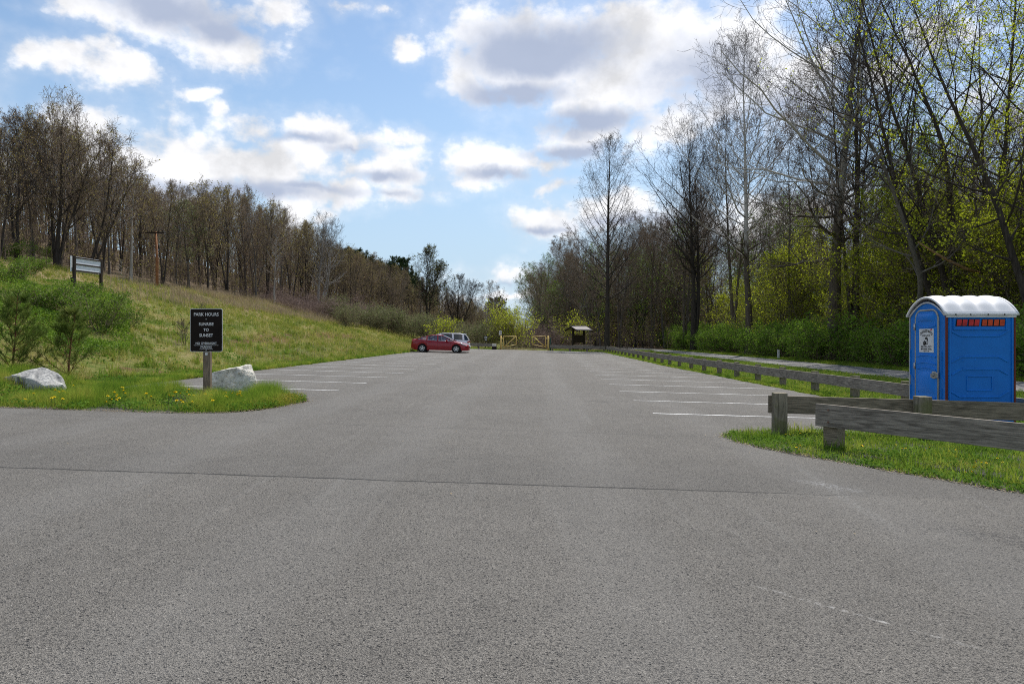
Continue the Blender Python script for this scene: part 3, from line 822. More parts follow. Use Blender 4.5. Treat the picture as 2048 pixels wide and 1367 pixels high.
def make_setting():
    # one sheet of land out to the horizon
    def axis(segs):
        o = []
        for a, b, s in segs: o += list(np.arange(a, b, s))
        return np.array(o + [segs[-1][1]], float)
    xs = axis([(-1600, -300, 130), (-300, -130, 17), (-130, -60, 2.5), (-60, -14, .8), (-14, 14, .4), (14, 40, 1.0), (40, 120, 4), (120, 300, 18), (300, 1600, 130)])
    ys = axis([(-400, -20, 38), (-20, 4, 3), (4, 22, .4), (22, 60, .8), (60, 110, 1.2), (110, 260, 4), (260, 600, 20), (600, 2600, 200)])
    X, Y = np.meshgrid(xs, ys)
    Z = ground_np(X, Y)
    nx, ny = len(xs), len(ys)
    V = np.stack([X, Y, Z], -1).reshape(-1, 3)
    i = np.arange(nx - 1)[None]; j = np.arange(ny - 1)[:, None]
    a = j * nx + i
    Q = np.stack([a, a + 1, a + nx + 1, a + nx], -1).reshape(-1, 4)
    me = np_mesh('ground', V, Q, [MAT['ground']], smooth=True)
    # ground cover: straw, bare earth, leaf litter
    Xf, Yf = V[:, 0], V[:, 1]
    d = np.maximum(lot_left(Yf) - Xf, 0)
    straw = .46 * sstep(.5, 2, d) * (.6 + .4 * np.sin(Xf * .37 + 1) * np.sin(Yf * .29)) + .5 * sstep(34, 52, Yf) * sstep(6, 16, d) + .25 * sstep(74, 78, Yf) * (d < 1)
    earth = np.zeros_like(straw)
    for (px, py, rx, ry) in [(545, 678, 1.0, 3.5), (600, 672, .8, 3.5), (650, 670, .9, 4), (700, 674, .7, 4), (480, 682, .6, 2), (330, 746, .5, .5), (255, 738, .4, .4), (400, 738, .4, .4)]:
        p = hit(px, py)
        q = np.hypot((Xf - p.x) / rx, (Yf - p.y) / ry)
        earth = np.maximum(earth, .8 * (1 - sstep(.5, 1.5, q)))
    lit = sstep(-2, 2, ff(Xf, Yf)) * (d > 0) * (Yf > 28)
    lit = np.maximum(lit, sstep(20.3, 22.0, Xf)); lit = np.maximum(lit, sstep(84, 92, Yf) * (Xf > 4))
    col = np.stack([straw, earth, lit, np.ones_like(lit)], 1).astype(np.float32)
    at_ = me.color_attributes.new('cover', 'FLOAT_COLOR', 'POINT')
    at_.data.foreach_set('color', col.ravel())
    tag(link('ground', me), kind='structure')
    # the paved lot and its approach
    L = smooth_poly(ISL_L)
    isl = [p for p in L]
    k0 = min(range(len(isl)), key=lambda k: (isl[k][0] + 45) ** 2 + (isl[k][1] - 14.5) ** 2)
    isl = isl[k0:] + isl[:k0]          # starts far left on the front side, goes round the back
    kb = min(range(len(isl)), key=lambda k: (isl[k][0] + 9.66) ** 2 + (isl[k][1] - 16.6) ** 2)
    left = isl[kb:] + [isl[0]]          # from the lot corner round the nose to far left
    R = smooth_poly(ISL_R)
    ka = min(range(len(R)), key=lambda k: (R[k][0] - 9.8) ** 2 + (R[k][1] - 2.4) ** 2)
    kc = min(range(len(R)), key=lambda k: (R[k][0] - 9.1) ** 2 + (R[k][1] - 11.5) ** 2)
    R2 = R[ka:] + R[:ka]
    kc2 = min(range(len(R2)), key=lambda k: (R2[k][0] - 9.1) ** 2 + (R2[k][1] - 11.5) ** 2)
    right = R2[:kc2 + 1]                # from the near end, round the nose, to the fence corner
    rng = random.Random(5)
    def ragged(pts, amp=.085, stepm=.35):
        out = []
        for (x0, y0), (x1, y1) in zip(pts, pts[1:]):
            n = max(1, int(math.hypot(x1 - x0, y1 - y0) / stepm))
            for k in range(n):
                t = k / n
                out.append((x0 + (x1 - x0) * t + rng.uniform(-amp, amp), y0 + (y1 - y0) * t + rng.uniform(-amp, amp)))
        return out + [pts[-1]]
    redge = [(8.85 if Y < 40 else 8.85 + (Y - 40) / 34.6 * 1.1, Y) for Y in np.arange(12, 75, 1.0)]
    ledge = [(lot_left(Y) + .02, Y) for Y in np.arange(75, 16.9, -1.0)]
    out = [(-45, -16), (30, -16), (30, .6)] + ragged(right) + ragged(redge) + [(9.9, 75.4), (4.2, 75.5), (-1.4, 75.5), (-7.6, 75.3)] + ragged(ledge) + ragged(left)
    mb = MB(); mb.poly([(x, y, plane(x)) for x, y in out])
    bmesh.ops.triangulate(mb.bm, faces=mb.bm.faces[:])
    o = mb.build('parking_lot', MAT['asphalt']); tag(o, kind='structure')
    for p in o.data.polygons:
        if p.normal.z < 0: o.data.flip_normals(); break
    # trail beyond the fence
    mb = MB()
    cx = lambda Y: 17.9 + (.01 * (Y - 30)) - .0016 * max(Y - 70, 0) ** 2
    ys2 = list(np.arange(-20, 150, 3.0))
    mb.grid([[(cx(Y) - 2.0, Y, G(cx(Y) - 2.0, Y) + .03), (cx(Y) + 1.6, Y, G(cx(Y) + 1.6, Y) + .03)] for Y in ys2])
    o = mb.build('trail', MAT['trail']); tag(o, kind='structure')
    # stall lines
    def line(p0, p1, w=.10):
        p0, p1 = Vector((*p0, 0)), Vector((*p1, 0)); d = (p1 - p0).normalized(); n = Vector((-d.y, d.x, 0)) * w / 2
        mb = MB(); mb.poly([(q.x, q.y, plane(q.x) + .004) for q in (p0 - n, p1 - n, p1 + n, p0 + n)])
        o = mb.build('parking_line', MAT['paint'])
        if o.data.polygons[0].normal.z < 0: o.data.flip_normals()
        tag(o, kind='structure')
    for k in range(21):
        Y = 17.45 + 2.8 * k
        if Y < 73: line((-4.42 + .037 * (Y - 17.5), Y), (lot_left(Y) + .15, Y + .19))
        Y = 13.9 + 2.83 * k
        if Y < 73: line((2.87 + .037 * (Y - 13.9), Y), (8.55 + (.0 if Y < 40 else (Y - 40) * .03), Y - .21))
    for a, b in [((4.6, 73.6), (6.2, 71.8)), ((5.3, 73.9), (7.1, 71.9)), ((6.2, 74), (8.0, 72)), ((-.3, 74.6), (.3, 74.3)), ((1.3, 74.6), (1.7, 74.0)), ((4.3, 71.5), (4.7, 70.0)), ((7.0, 70.5), (9.3, 70.2))]:
        line(a, b, .3)

# ---------------------------------------------------------------- grass, weeds, dandelions
def make_grass():
    r = np.random.default_rng(11)
    def region(poly, n, box):
        X = r.uniform(box[0], box[1], n); Y = r.uniform(box[2], box[3], n)
        k = inpoly(X, Y, poly)
        return X[k], Y[k]
    def stuff(name, parts, mats, label):
        V, Q, mi = join(parts)
        tag(link(name, np_mesh(name, V, Q, mats, mi)), label, 'grass', kind='stuff')
    def clumpy(X, Y, s, lo):
        f = np.sin(X * s + 1.7) * np.sin(Y * s * 1.3 + .4) + np.sin(X * s * 2.3 + Y * s * 1.9) * .6 + r.normal(0, .35, len(X))
        return f > lo
    # left island
    PL = smooth_poly(ISL_L)
    X, Y = region(PL, 190000, (-16, -4.2, 11.8, 17.8))
    k = (Y < 15.6 + .35 * np.sin(X * 3)) | clumpy(X, Y, 2.0, .4)
    X, Y = X[k], Y[k]
    tall = (np.sin(X * 2.1 + .5) + np.sin(X * 5.3 + Y * 2) * .6)
    t = np.clip(.5 + .4 * tall, 0, 1)
    edge = np.clip((Y - np.interp(X, [-16, -9.2, -6.5, -5.3, -4.85, -4.5], [12.5, 12.2, 12.0, 12.15, 12.6, 13.3])) / .5, 0.15, 1)
    sel = r.random(len(X)) < .35 + .65 * t * edge
    X, Y, t, edge = X[sel], Y[sel], t[sel], edge[sel]
    hh = (.10 + .30 * t) * (.35 + .65 * edge)
    V1, Q1 = blades(r, X, Y, .55, 1.1, .0045)
    # scale heights by clump: blades were built with unit height, rescale about the root
    n = len(X); Z = ground_np(X, Y); B = np.stack([X, Y, Z], 1)
    V1 = V1.reshape(n, 6, 3); V1[:, :, 2] = Z[:, None] + (V1[:, :, 2] - Z[:, None]) * hh[:, None]
    V1[:, 2:, :2] = X[:, None, None] * np.array([1, 0]) + Y[:, None, None] * np.array([0, 1]) + (V1[:, 2:, :2] - np.stack([X, Y], 1)[:, None]) * np.maximum(hh[:, None, None] * 1.3, .0)
    V1 = V1.reshape(-1, 3)
    Xw, Yw = region(PL, 40000, (-16, -4.3, 11.9, 16.8))
    kk = clumpy(Xw, Yw, 2.7, .15) & (Yw < 15.8); Xw, Yw = Xw[kk], Yw[kk]
    cw = np.stack([Xw, Yw, ground_np(Xw, Yw) + r.uniform(.02, .16, len(Xw))], 1)
    V2, Q2 = leaf_quads(r, cw, .06, .5, 1.0)
    Xy = r.normal(-4.75, .22, 2600); Yy = r.normal(14.1, .5, 2600); kk = inpoly(Xy, Yy, PL); Xy, Yy = Xy[kk], Yy[kk]
    V3, Q3 = leaf_quads(r, np.stack([Xy, Yy, ground_np(Xy, Yy) + r.uniform(.02, .20, len(Xy))], 1), .035, .5, .6)
    stuff('island_grass', [(V1, Q1, 0), (V2, Q2, 1), (V3, Q3, 2)], [MAT['grass'], MAT['weed'], MAT['weed_yellow']], 'rough green grass and weeds of the kerbless island around the park hours sign')
    # right island
    PR = smooth_poly(ISL_R)
    X, Y = region(PR, 150000, (3.2, 12, 3.5, 11.7))
    keep = r.random(len(X)) < np.where(clumpy(X, Y, 2.6, .3), 1, .5); X, Y = X[keep], Y[keep]
    V1, Q1 = blades(r, X, Y, .04, .13, .004, .6)
    Xt, Yt = region(PR, 34000, (3.2, 8.5, 6.0, 11.7)); kk = clumpy(Xt, Yt, 3.3, .9); Xt, Yt = Xt[kk], Yt[kk]
    V4, Q4 = blades(r, Xt, Yt, .12, .26, .0045, .4)
    Xw, Yw = region(PR, 70000, (3.2, 10, 4.5, 11.7)); kk = clumpy(Xw, Yw, 2.2, -.1); Xw, Yw = Xw[kk], Yw[kk]
    V2, Q2 = leaf_quads(r, np.stack([Xw, Yw, ground_np(Xw, Yw) + r.uniform(.015, .09, len(Xw))], 1), .045, .6, 1.4)
    stuff('verge_grass', [(V1, Q1, 0), (V4, Q4, 0), (V2, Q2, 1)], [MAT['grass'], MAT['weed']], 'short green grass and broad weeds under the two low rails')
    # strip along the left edge of the lot and the bank itself
    Y = 16.5 + 59 * r.random(90000) ** 1.7; X = lot_left(Y) - np.abs(r.normal(0, .45, len(Y))) - .02
    V1, Q1 = blades(r, X, Y, .05, .20, .006, .5)
    n = 330000
    Y = 12.8 + 77 * r.random(n) ** 1.5; dd = 46 * r.random(n) ** 1.25; X = lot_left(Y) - dd
    k = (X > -.80 * Y - 3) & (ff(X, Y) < 1) & clumpy(X, Y, 1.1, -.55) & clumpy(X, Y, 3.7, -.3); X, Y, dd = X[k], Y[k], dd[k]
    sc = np.clip(Y / 30, .6, 2.2)
    V2, Q2 = blades(r, X, Y, .07, .30, .006, .6)
    nb = len(X); Z = ground_np(X, Y)
    V2 = V2.reshape(nb, 6, 3); V2[:, :, 2] = Z[:, None] + (V2[:, :, 2] - Z[:, None]) * np.clip(sc, .7, 1.6)[:, None]
    V2[:, :, :2] = np.stack([X, Y], 1)[:, None] + (V2[:, :, :2] - np.stack([X, Y], 1)[:, None]) * sc[:, None, None]
    V2 = V2.reshape(-1, 3)
    nw = 60000; Yw = 13.5 + 55 * r.random(nw) ** 1.5; Xw = lot_left(Yw) - 32 * r.random(nw) ** 1.2
    k = (Xw > -.8 * Yw - 2) & clumpy(Xw, Yw, .8, .45); Xw, Yw = Xw[k], Yw[k]
    V3, Q3 = leaf_quads(r, np.stack([Xw, Yw, ground_np(Xw, Yw) + r.uniform(.02, .22, len(Xw))], 1), .09, .55, .8)
    # tussocks: tight tufts standing up out of the thin sward
    nt_ = 3800; Yt = 13.5 + 62 * r.random(nt_) ** 1.5; Xt = lot_left(Yt) - .3 - 36 * r.random(nt_) ** 1.2
    kt = (Xt > -.8 * Yt - 2) & (ff(Xt, Yt) < 0); Xt, Yt = Xt[kt], Yt[kt]
    rad = r.uniform(.06, .22, len(Xt)); hgt = r.uniform(.5, 1.5, len(Xt)); per = 46
    a = r.uniform(0, 6.283, (len(Xt), per)); q = np.sqrt(r.random((len(Xt), per))) * rad[:, None]
    Xb = (Xt[:, None] + np.cos(a) * q).ravel(); Yb = (Yt[:, None] + np.sin(a) * q).ravel()
    V4, Q4 = blades(r, Xb, Yb, .10, .26, .006, .5)
    nb = len(Xb); Z = ground_np(Xb, Yb); V4 = V4.reshape(nb, 6, 3); V4[:, :, 2] = Z[:, None] + (V4[:, :, 2] - Z[:, None]) * np.repeat(hgt, per)[:, None]; V4 = V4.reshape(-1, 3)
    half = (np.repeat(r.random(len(Xt)) < .45, per)).repeat(2).astype(int)
    # leafy ground cover round the shrubs on the upper bank
    nl = 60000; Yl = r.uniform(19, 44, nl); Xl = Yl * r.uniform(-.78, -.56, nl)
    kl = (lot_left(Yl) - Xl > 3.5) & (ff(Xl, Yl) < 2) & clumpy(Xl, Yl, .9, -.25); Xl, Yl = Xl[kl], Yl[kl]
    top = .15 + .45 * np.clip(.5 + .5 * np.sin(Xl * .8 + 1) * np.sin(Yl * .7), 0, 1)
    V5, Q5 = leaf_quads(r, np.stack([Xl, Yl, ground_np(Xl, Yl) + top * r.random(len(Xl)) ** .6], 1), .085, .55, .6)
    V4, Q4, M4 = join([(V4, Q4, 0)]); M4 = np.where(half == 1, 0, 1)
    tag(link('bank_tussocks', np_mesh('bank_tussocks', V4, Q4, [MAT['grass'], MAT['grass_hill']], M4)), 'scattered tussocks of longer grass on the sloping bank', 'grass', kind='stuff')
    tag(link('bank_ground_cover', np_mesh('bank_ground_cover', V5, Q5, [MAT['leaf_shrub']])), 'low leafy green cover around the shrubs on the bank', 'ground cover', kind='stuff')
    stuff('bank_grass', [(V1, Q1, 0), (V2, Q2, 1), (V3, Q3, 2)], [MAT['grass'], MAT['grass_hill'], MAT['weed']], 'patchy green and straw coloured grass of the sloping bank')
    # tall dry grass along the brow and by the gate
    n = 90000; Y = r.uniform(40, 100, n); X = r.uniform(-45, -12, n); d_ = lot_left(Y) - X
    k = (d_ > 5 + 6 * np.sin(Y * .21) ** 2) & (ff(X, Y) > -13) & (ff(X, Y) < 1) & (X > -.60 * Y) & ((X > -.50 * Y) | (r.random(len(X)) < .3)) & clumpy(X, Y, .55, -.1); X, Y = X[k], Y[k]
    V1, Q1 = blades(r, X, Y, .35, .95, .010, .3)
    n = 3500; Y = r.uniform(76.2, 79, n); X = r.uniform(-9, 12, n); k = clumpy(X, Y, 1.0, -.2); X, Y = X[k], Y[k]
    V2, Q2 = blades(r, X, Y, .1, .42, .008, .4)
    n = 9000; Y = 26 + 50 * r.random(n); X = lot_left(Y) - r.uniform(.4, 6, n); k = clumpy(X, Y, .9, .7); X, Y = X[k], Y[k]
    V3, Q3 = blades(r, X, Y, .15, .45, .008, .5)
    stuff('dry_grass', [(V1, Q1, 0), (V2, Q2, 0), (V3, Q3, 0)], [MAT['grass_dry']], 'tall dead straw grass along the brow of the bank and behind the gate')
    # between fence, trail and wood on the right
    Y = 11.6 + 66 * r.random(150000) ** 1.6; X = np.where(r.random(len(Y)) < .35, 8.9 + np.abs(r.normal(0, .35, len(Y))), r.uniform(9.1, 15.8, len(Y)))
    X = np.minimum(X + np.where(Y > 40, (Y - 40) * .03, 0), 15.85)
    V1, Q1 = blades(r, X, Y, .05, .17, .006, .6)
    Y = 20 + 70 * r.random(50000) ** 1.4; X = r.uniform(19.4, 22.4, len(Y)) + .01 * (Y - 30)
    V2, Q2 = blades(r, X, Y, .06, .22, .008, .6)
    Xw = r.uniform(9.1, 15.8, 40000); Yw = 12 + 50 * r.random(40000) ** 1.5; k = clumpy(Xw, Yw, 1.2, .2); Xw, Yw = Xw[k], Yw[k]
    V3, Q3 = leaf_quads(r, np.stack([Xw, Yw, ground_np(Xw, Yw) + r.uniform(.02, .12, len(Xw))], 1), .07, .6, 1.0)
    n = 16000; Y = r.uniform(75.7, 79, n); X = r.uniform(-9, 16, n); k = (X < -1.6) | (X > 4.1); X, Y = X[k], Y[k]
    V4, Q4 = blades(r, X, Y, .08, .28, .009, .5)
    stuff('trailside_grass', [(V1, Q1, 0), (V2, Q2, 0), (V3, Q3, 1), (V4, Q4, 0)], [MAT['grass'], MAT['weed']], 'green grass between the long rail fence and the paved trail')
    # dead leaves and thatch blown against the edges of the paving
    E = [p for p in PL if p[0] > -14 and p[1] < 15.5] ; E2 = [p for p in PR if p[0] < 8 and p[1] > 4]
    cx_, cy_ = [], []
    for P_ in (E, E2):
        for (xa, ya), (xb, yb) in zip(P_, P_[1:]):
            L_ = math.hypot(xb - xa, yb - ya)
            if L_ > 5: continue
            m_ = int(L_ * 150); t_ = r.random(m_)
            cx_.append(xa + (xb - xa) * t_ + r.normal(0, .07, m_)); cy_.append(ya + (yb - ya) * t_ + r.normal(0, .07, m_))
    cx_ = np.concatenate(cx_ + [r.uniform(-9, 8, 260)]); cy_ = np.concatenate(cy_ + [r.uniform(5, 40, 260)])
    VL, QL = leaf_quads(r, np.stack([cx_, cy_, plane(cx_) + .012 + 0 * cx_], 1), .028, .55, 5.0)
    tag(link('leaf_litter', np_mesh('leaf_litter', VL, QL, [MAT['grass_dry']])), 'dry leaf crumbs and thatch along the paving edges', 'leaf litter', kind='stuff')
    # dandelions, each a flower on its stalk
    fl = thing('dandelion', (0, 0, 0), 'yellow dandelion in bloom among the island grass', 'dandelion', 'dandelions in the grass islands')
    mb = MB(); mb.tube([(0, 0, -.02), (.006, .004, .09), (.004, 0, .17)], .003, 5); mb.build('stem', MAT['stem_green'], fl)
    mb = MB(); rr = random.Random(3)
    for q in range(3):
        for k in range(11):
            a = k * 6.283 / 11 + q * .3; R0 = .024 - q * .006
            c, s = math.cos(a), math.sin(a)
            mb.poly([(.004 + c * .003 - s * .003, s * .003 + c * .003, .17), (.004 + c * R0 - s * .004, s * R0 + c * .004, .172 + q * .007), (.004 + c * R0 + s * .004, s * R0 - c * .004, .172 + q * .007), (.004 + c * .003 + s * .003, s * .003 - c * .003, .17)])
    mb.build('flower_head', MAT['petal'], fl)
    spots = []
    def pix(px, py, n, sx, sy):
        for _ in range(n): spots.append((px + rr.gauss(0, sx), py + rr.gauss(0, sy)))
    # clusters where the photograph shows them (base on the ground a little below the bloom)
    for (px, py, n, sx, sy) in [(105, 812, 6, 9, 5), (125, 803, 5, 8, 4), (150, 790, 3, 12, 4), (245, 800, 6, 8, 5), (232, 812, 4, 6, 4), (190, 803, 3, 10, 4), (340, 806, 5, 10, 4), (365, 815, 5, 9, 4), (415, 806, 8, 9, 4), (440, 810, 9, 9, 4), (430, 800, 7, 10, 4), (480, 802, 12, 9, 3), (450, 800, 3, 9, 4), (370, 800, 3, 12, 4), (60, 806, 2, 15, 5), (305, 806, 2, 15, 4), (210, 815, 2, 9, 4)]:
        pix(px, py + 6, n, sx, sy)
    for (px, py, n, sx, sy) in [(1505, 895, 5, 6, 3), (1585, 872, 5, 6, 3), (1600, 905, 6, 12, 4), (1560, 868, 2, 8, 3), (1640, 880, 3, 9, 4), (1700, 880, 2, 9, 4), (1870, 905, 6, 12, 4), (1900, 912, 3, 9, 4), (1950, 925, 3, 9, 5), (1965, 935, 3, 9, 5), (1930, 950, 3, 9, 6), (1730, 895, 2, 9, 4), (1800, 900, 3, 12, 5), (2000, 930, 2, 12, 6)]:
        pix(px, py + 6, n, sx, sy)
    first = True
    PLR = (PL, PR)
    for (px, py) in spots:
        p = hit(px, py)
        if not any(inpoly(np.array([p.x]), np.array([p.y]), P)[0] for P in PLR): continue
        o = fl if first else copy_tree(fl)
        first = False
        o.location = p; o.rotation_euler = (rr.gauss(0, .15), rr.gauss(0, .15), rr.uniform(0, 6)); s = rr.uniform(.75, 1.15)
        if p.x > 0: s *= .62; o['label'] = 'yellow dandelion in bloom in the verge under the low rails'; o['group'] = 'dandelions under the low rails'
        else: s *= 1.28
        o.scale = (s, s, s)
# ---------------------------------------------------------------- made things
def text_mesh(body, size, bend=None, sx=1.0, bold=0.0, align='CENTER', ext=.0):
    cu = bpy.data.curves.new('lettering', 'FONT'); cu.body = body; cu.size = size
    cu.align_x = align; cu.align_y = 'CENTER'; cu.offset = bold; cu.extrude = ext; cu.resolution_u = 3
    o = bpy.data.objects.new('lettering', cu); COL.objects.link(o)
    dg = bpy.context.evaluated_depsgraph_get()
    me = bpy.data.meshes.new_from_object(o.evaluated_get(dg))
    bpy.data.objects.remove(o); bpy.data.curves.remove(cu)
    for v in me.vertices:
        v.co.x *= sx
        if bend:
            a = v.co.x / bend; R = bend + v.co.y
            v.co.x, v.co.y = math.sin(a) * R, math.cos(a) * R - bend
    return me

def lettering(items, mat, parent, M, name='lettering'):
    """several lines of text as one mesh, placed by M (text plane xy -> world)"""
    bm = bmesh.new()
    for me, x, y in items:
        t = bmesh.new(); t.from_mesh(me); bmesh.ops.translate(t, verts=t.verts, vec=(x, y, 0))
        tm = bpy.data.meshes.new('t'); t.to_mesh(tm); t.free(); bm.from_mesh(tm); bpy.data.meshes.remove(tm)
    bmesh.ops.transform(bm, matrix=M, verts=bm.verts)
    out = bpy.data.meshes.new(name); bm.to_mesh(out); bm.free(); out.materials.append(mat)
    return link(name, out, parent)

FACE_CAM = Matrix(((1, 0, 0), (0, 0, -1), (0, 1, 0))).to_4x4()      # text x -> +x, y -> +z, out of the face -> -y

def round_rect(w, h, r, n=5):
    o = []
    for cx, cy, a0 in ((w / 2 - r, h / 2 - r, 0), (-w / 2 + r, h / 2 - r, 90), (-w / 2 + r, -h / 2 + r, 180), (w / 2 - r, -h / 2 + r, 270)):
        for k in range(n + 1):
            a = RAD(a0 + 90 * k / n); o.append((cx + r * math.cos(a), cy + r * math.sin(a)))
    return o

def park_sign():
    Y = 14.3; p = at(415, Y); s = Y / F
    zt = CAMH + (672 - 617) * s; zb = CAMH + (672 - 703) * s; w = 63.5 * s; h = zt - zb
    t = thing('park_sign', (p.x, p.y, p.z), 'dark brown park hours sign on a grey wooden post in the grass island', 'sign', rz=RAD(2))
    zc = (zt + zb) / 2 - p.z
    mb = MB(); mb.box((.0, .0, (zt - .05 - p.z) / 2 - .1), (.145, .10, zt - .05 - p.z + .2), bev=.006); mb.build('post', MAT['wood_grey_post'], t)
    mb = MB(); mb.prism([(x, -.062, zc + z) for x, z in round_rect(w, h, .035)], (0, .010, 0)); mb.build('sign_edge', MAT['alu'], t)
    mb = MB(); mb.prism([(x, -.066, zc + z) for x, z in round_rect(w - .022, h - .022, .028)], (0, .0035, 0)); pl = mb.build('sign_panel', MAT['sign_brown'], t)
    M = Matrix.Translation((0, -.0685, zc)) @ FACE_CAM
    k = h / 490.0         # zoomed view of the sign: 490 rows tall, centre at row 342
    def row(y): return (342 - y) * k
    L = [(text_mesh('PARK HOURS', .092, sx=.93, bold=.0012), 0, row(165)), (text_mesh('SUNRISE', .088, sx=.92, bold=.0012), 0, row(275)), (text_mesh('TO', .082, sx=.95, bold=.0012), 0, row(340)),
         (text_mesh('SUNSET', .088, sx=.92, bold=.0012), 0, row(402)), (text_mesh('NO OVERNIGHT', .058, sx=1.0, bold=.0008), 0, row(491)), (text_mesh('PARKING', .056, sx=1.0, bold=.0008), 0, row(534))]
    lettering(L, MAT['sign_letter'], pl, M)
    mb = MB(); mb.box((0, -.068, zc + row(514)), (.51, .002, .006)); mb.box((0, -.068, zc + row(557)), (.27, .002, .006)); mb.build('underline', MAT['sign_letter'], pl)
    for y in (218, 571):
        mb = MB(); mb.tube([(0, -.072, zc + row(y)), (0, -.06, zc + row(y))], .011, 8); mb.build('bolt', MAT['steel'], t)
    mb = MB(); mb.prism([(x * 1, -.058, zc - h / 2 - .045 + z) for x, z in round_rect(.055, .05, .012)], (0, .006, 0)); mb.build('bracket', MAT['alu'], t)

def boulder(name, loc, pts, label, mat, seed, rough=.035):
    bm = bmesh.new()
    vs = [bm.verts.new(p) for p in pts]
    bmesh.ops.convex_hull(bm, input=vs)
    bmesh.ops.delete(bm, geom=[v for v in bm.verts if not v.link_faces], context='VERTS')
    bmesh.ops.triangulate(bm, faces=bm.faces[:])
    for it in range(4):
        es = [e for e in bm.edges if e.calc_length() > .055]
        if not es: break
        bmesh.ops.subdivide_edges(bm, edges=es, cuts=1)
        bmesh.ops.triangulate(bm, faces=bm.faces[:])
    for _ in range(2): bmesh.ops.smooth_vert(bm, verts=bm.verts[:], factor=.35, use_axis_x=True, use_axis_y=True, use_axis_z=True)
    bm.normal_update()
    off = Vector((seed * 7.1, seed * 3.3, 0))
    for v in bm.verts:
        q = v.co + off
        c = mnoise.cell_vector(q * 5.5) - Vector((.5, .5, .5))
        f = mnoise.fractal(q * 4.0, 1.0, 2.1, 5) * rough + mnoise.noise(q * 2.2) * rough * 1.2
        v.co += v.normal * f + c * rough * .25
    for f in bm.faces: f.smooth = False
    me = bpy.data.meshes.new(name); bm.to_mesh(me); bm.free(); me.materials.append(mat)
    o = link(name, me); o.location = loc
    return tag(o, label, 'boulder')

def boulders():
    p = at(79, 15.3)
    boulder('boulder', (p.x, p.y, p.z - .02), [(-.62, -.36, -.1), (-.60, -.36, .27), (-.3, -.38, .32), (.12, -.40, .24), (.38, -.40, .10), (.44, -.4, -.1), (-.57, .1, .37), (-.35, .2, .45), (-.05, .15, .475), (.28, .1, .39), (.47, 0, .27), (.63, -.1, .12), (.62, 0, -.1), (.3, .5, -.1), (-.6, .4, -.1)],
            'low white topped limestone boulder lying in grass before the young pines', MAT['rock_grey'], 1, .028)
    p = at(467, 15.6)
    boulder('boulder', (p.x, p.y, p.z + .09), [(-.52, -.3, -.1), (-.50, -.22, .36), (-.2, -.3, .45), (.08, -.38, .51), (.21, -.40, .53), (.20, -.44, -.1), (.38, .05, .57), (.44, -.05, .38), (.53, 0, .12), (.52, .1, -.1), (-.45, .4, .38), (0, .45, .50), (.30, .22, .58), (.3, .5, -.1), (-.5, .5, -.1)],
            'angular cream and grey limestone boulder behind the park hours sign', MAT['rock'], 2, .028).scale = (1.08, 1.08, 1.12)

# ---- rails
def rail_fence(name, pts, spacing, label, side, group=None, board_h=.29, top=.62, post=(.19, .17), post_top=.645, board_len=4.9, board_mat='wood', post_mat='wood_post', start=.15, th=.055, ground=None, jitter=.012, seed=1, bolts=False):
    """low timber rail: boards along the line, posts on one side of them (side = +1 left of the run)"""
    rng = random.Random(seed)
    gz = ground or (lambda x, y: plane(min(x, 9.0)))
    P = [Vector((*p, 0)) for p in pts]
    seg = [(a, b, (b - a).length) for a, b in zip(P, P[1:])]
    tot = sum(s[2] for s in seg)
    def pos(s):
        for a, b, L in seg:
            if s <= L or (a, b, L) == seg[-1]:
                d = (b - a) / L
                return a + d * s, d
            s -= L
    p0 = P[0]
    t = thing(name, (p0.x, p0.y, gz(p0.x, p0.y)), label, 'fence', group)
    o = t.location.copy()
    s = 0.0
    while s < tot - .05:
        e = min(s + board_len, tot)
        if tot - e < 1.0: e = tot
        a, _ = pos(s + .004); b, _ = pos(e - .004)
        za, zb = gz(a.x, a.y) + top + rng.uniform(-jitter, jitter), gz(b.x, b.y) + top + rng.uniform(-jitter, jitter)
        c = (Vector((a.x, a.y, za - board_h / 2)) + Vector((b.x, b.y, zb - board_h / 2))) / 2
        d = Vector((b.x, b.y, zb)) - Vector((a.x, a.y, za))
        mb = MB(); mb.box((0, 0, 0), (d.length, th, board_h), bev=.006)
        ob = mb.build('rail_board', MAT[board_mat], t)
        x = d.normalized(); y = Vector((0, 0, 1)).cross(x).normalized(); z = x.cross(y)
        ob.matrix_local = Matrix.Translation(c - o) @ Matrix((x, y, z)).transposed().to_4x4()
        s = e
    s = start
    while s < tot:
        a, d = pos(s)
        n = Vector((-d.y, d.x, 0)) * side
        q = a + n * (th / 2 + post[1] / 2 + .003)
        zg = gz(q.x, q.y)
        h = post_top + .35 + rng.uniform(-.01, .015)
        mb = MB(); mb.box((0, 0, h / 2 - .35), (post[0], post[1], h), bev=.008)
        ob = mb.build('post', MAT[post_mat], t)
        ob.location = (q.x - o.x, q.y - o.y, zg - o.z)
        if bolts:
            for dz in (.07, board_h - .08):
                mb = MB(); bc = Vector((a.x - n.x * (th / 2 + .004) - o.x, a.y - n.y * (th / 2 + .004) - o.y, zg + top - dz - o.z)); mb.tube([bc, bc - Vector((n.x, n.y, 0)) * .012], .014, 8); mb.build('bolt', MAT['steel_rust'], t)
        ob.rotation_euler = (rng.gauss(0, .008), rng.gauss(0, .008), math.atan2(d.y, d.x) + rng.gauss(0, .02))
        s += spacing + rng.uniform(-.05, .05)
    return t

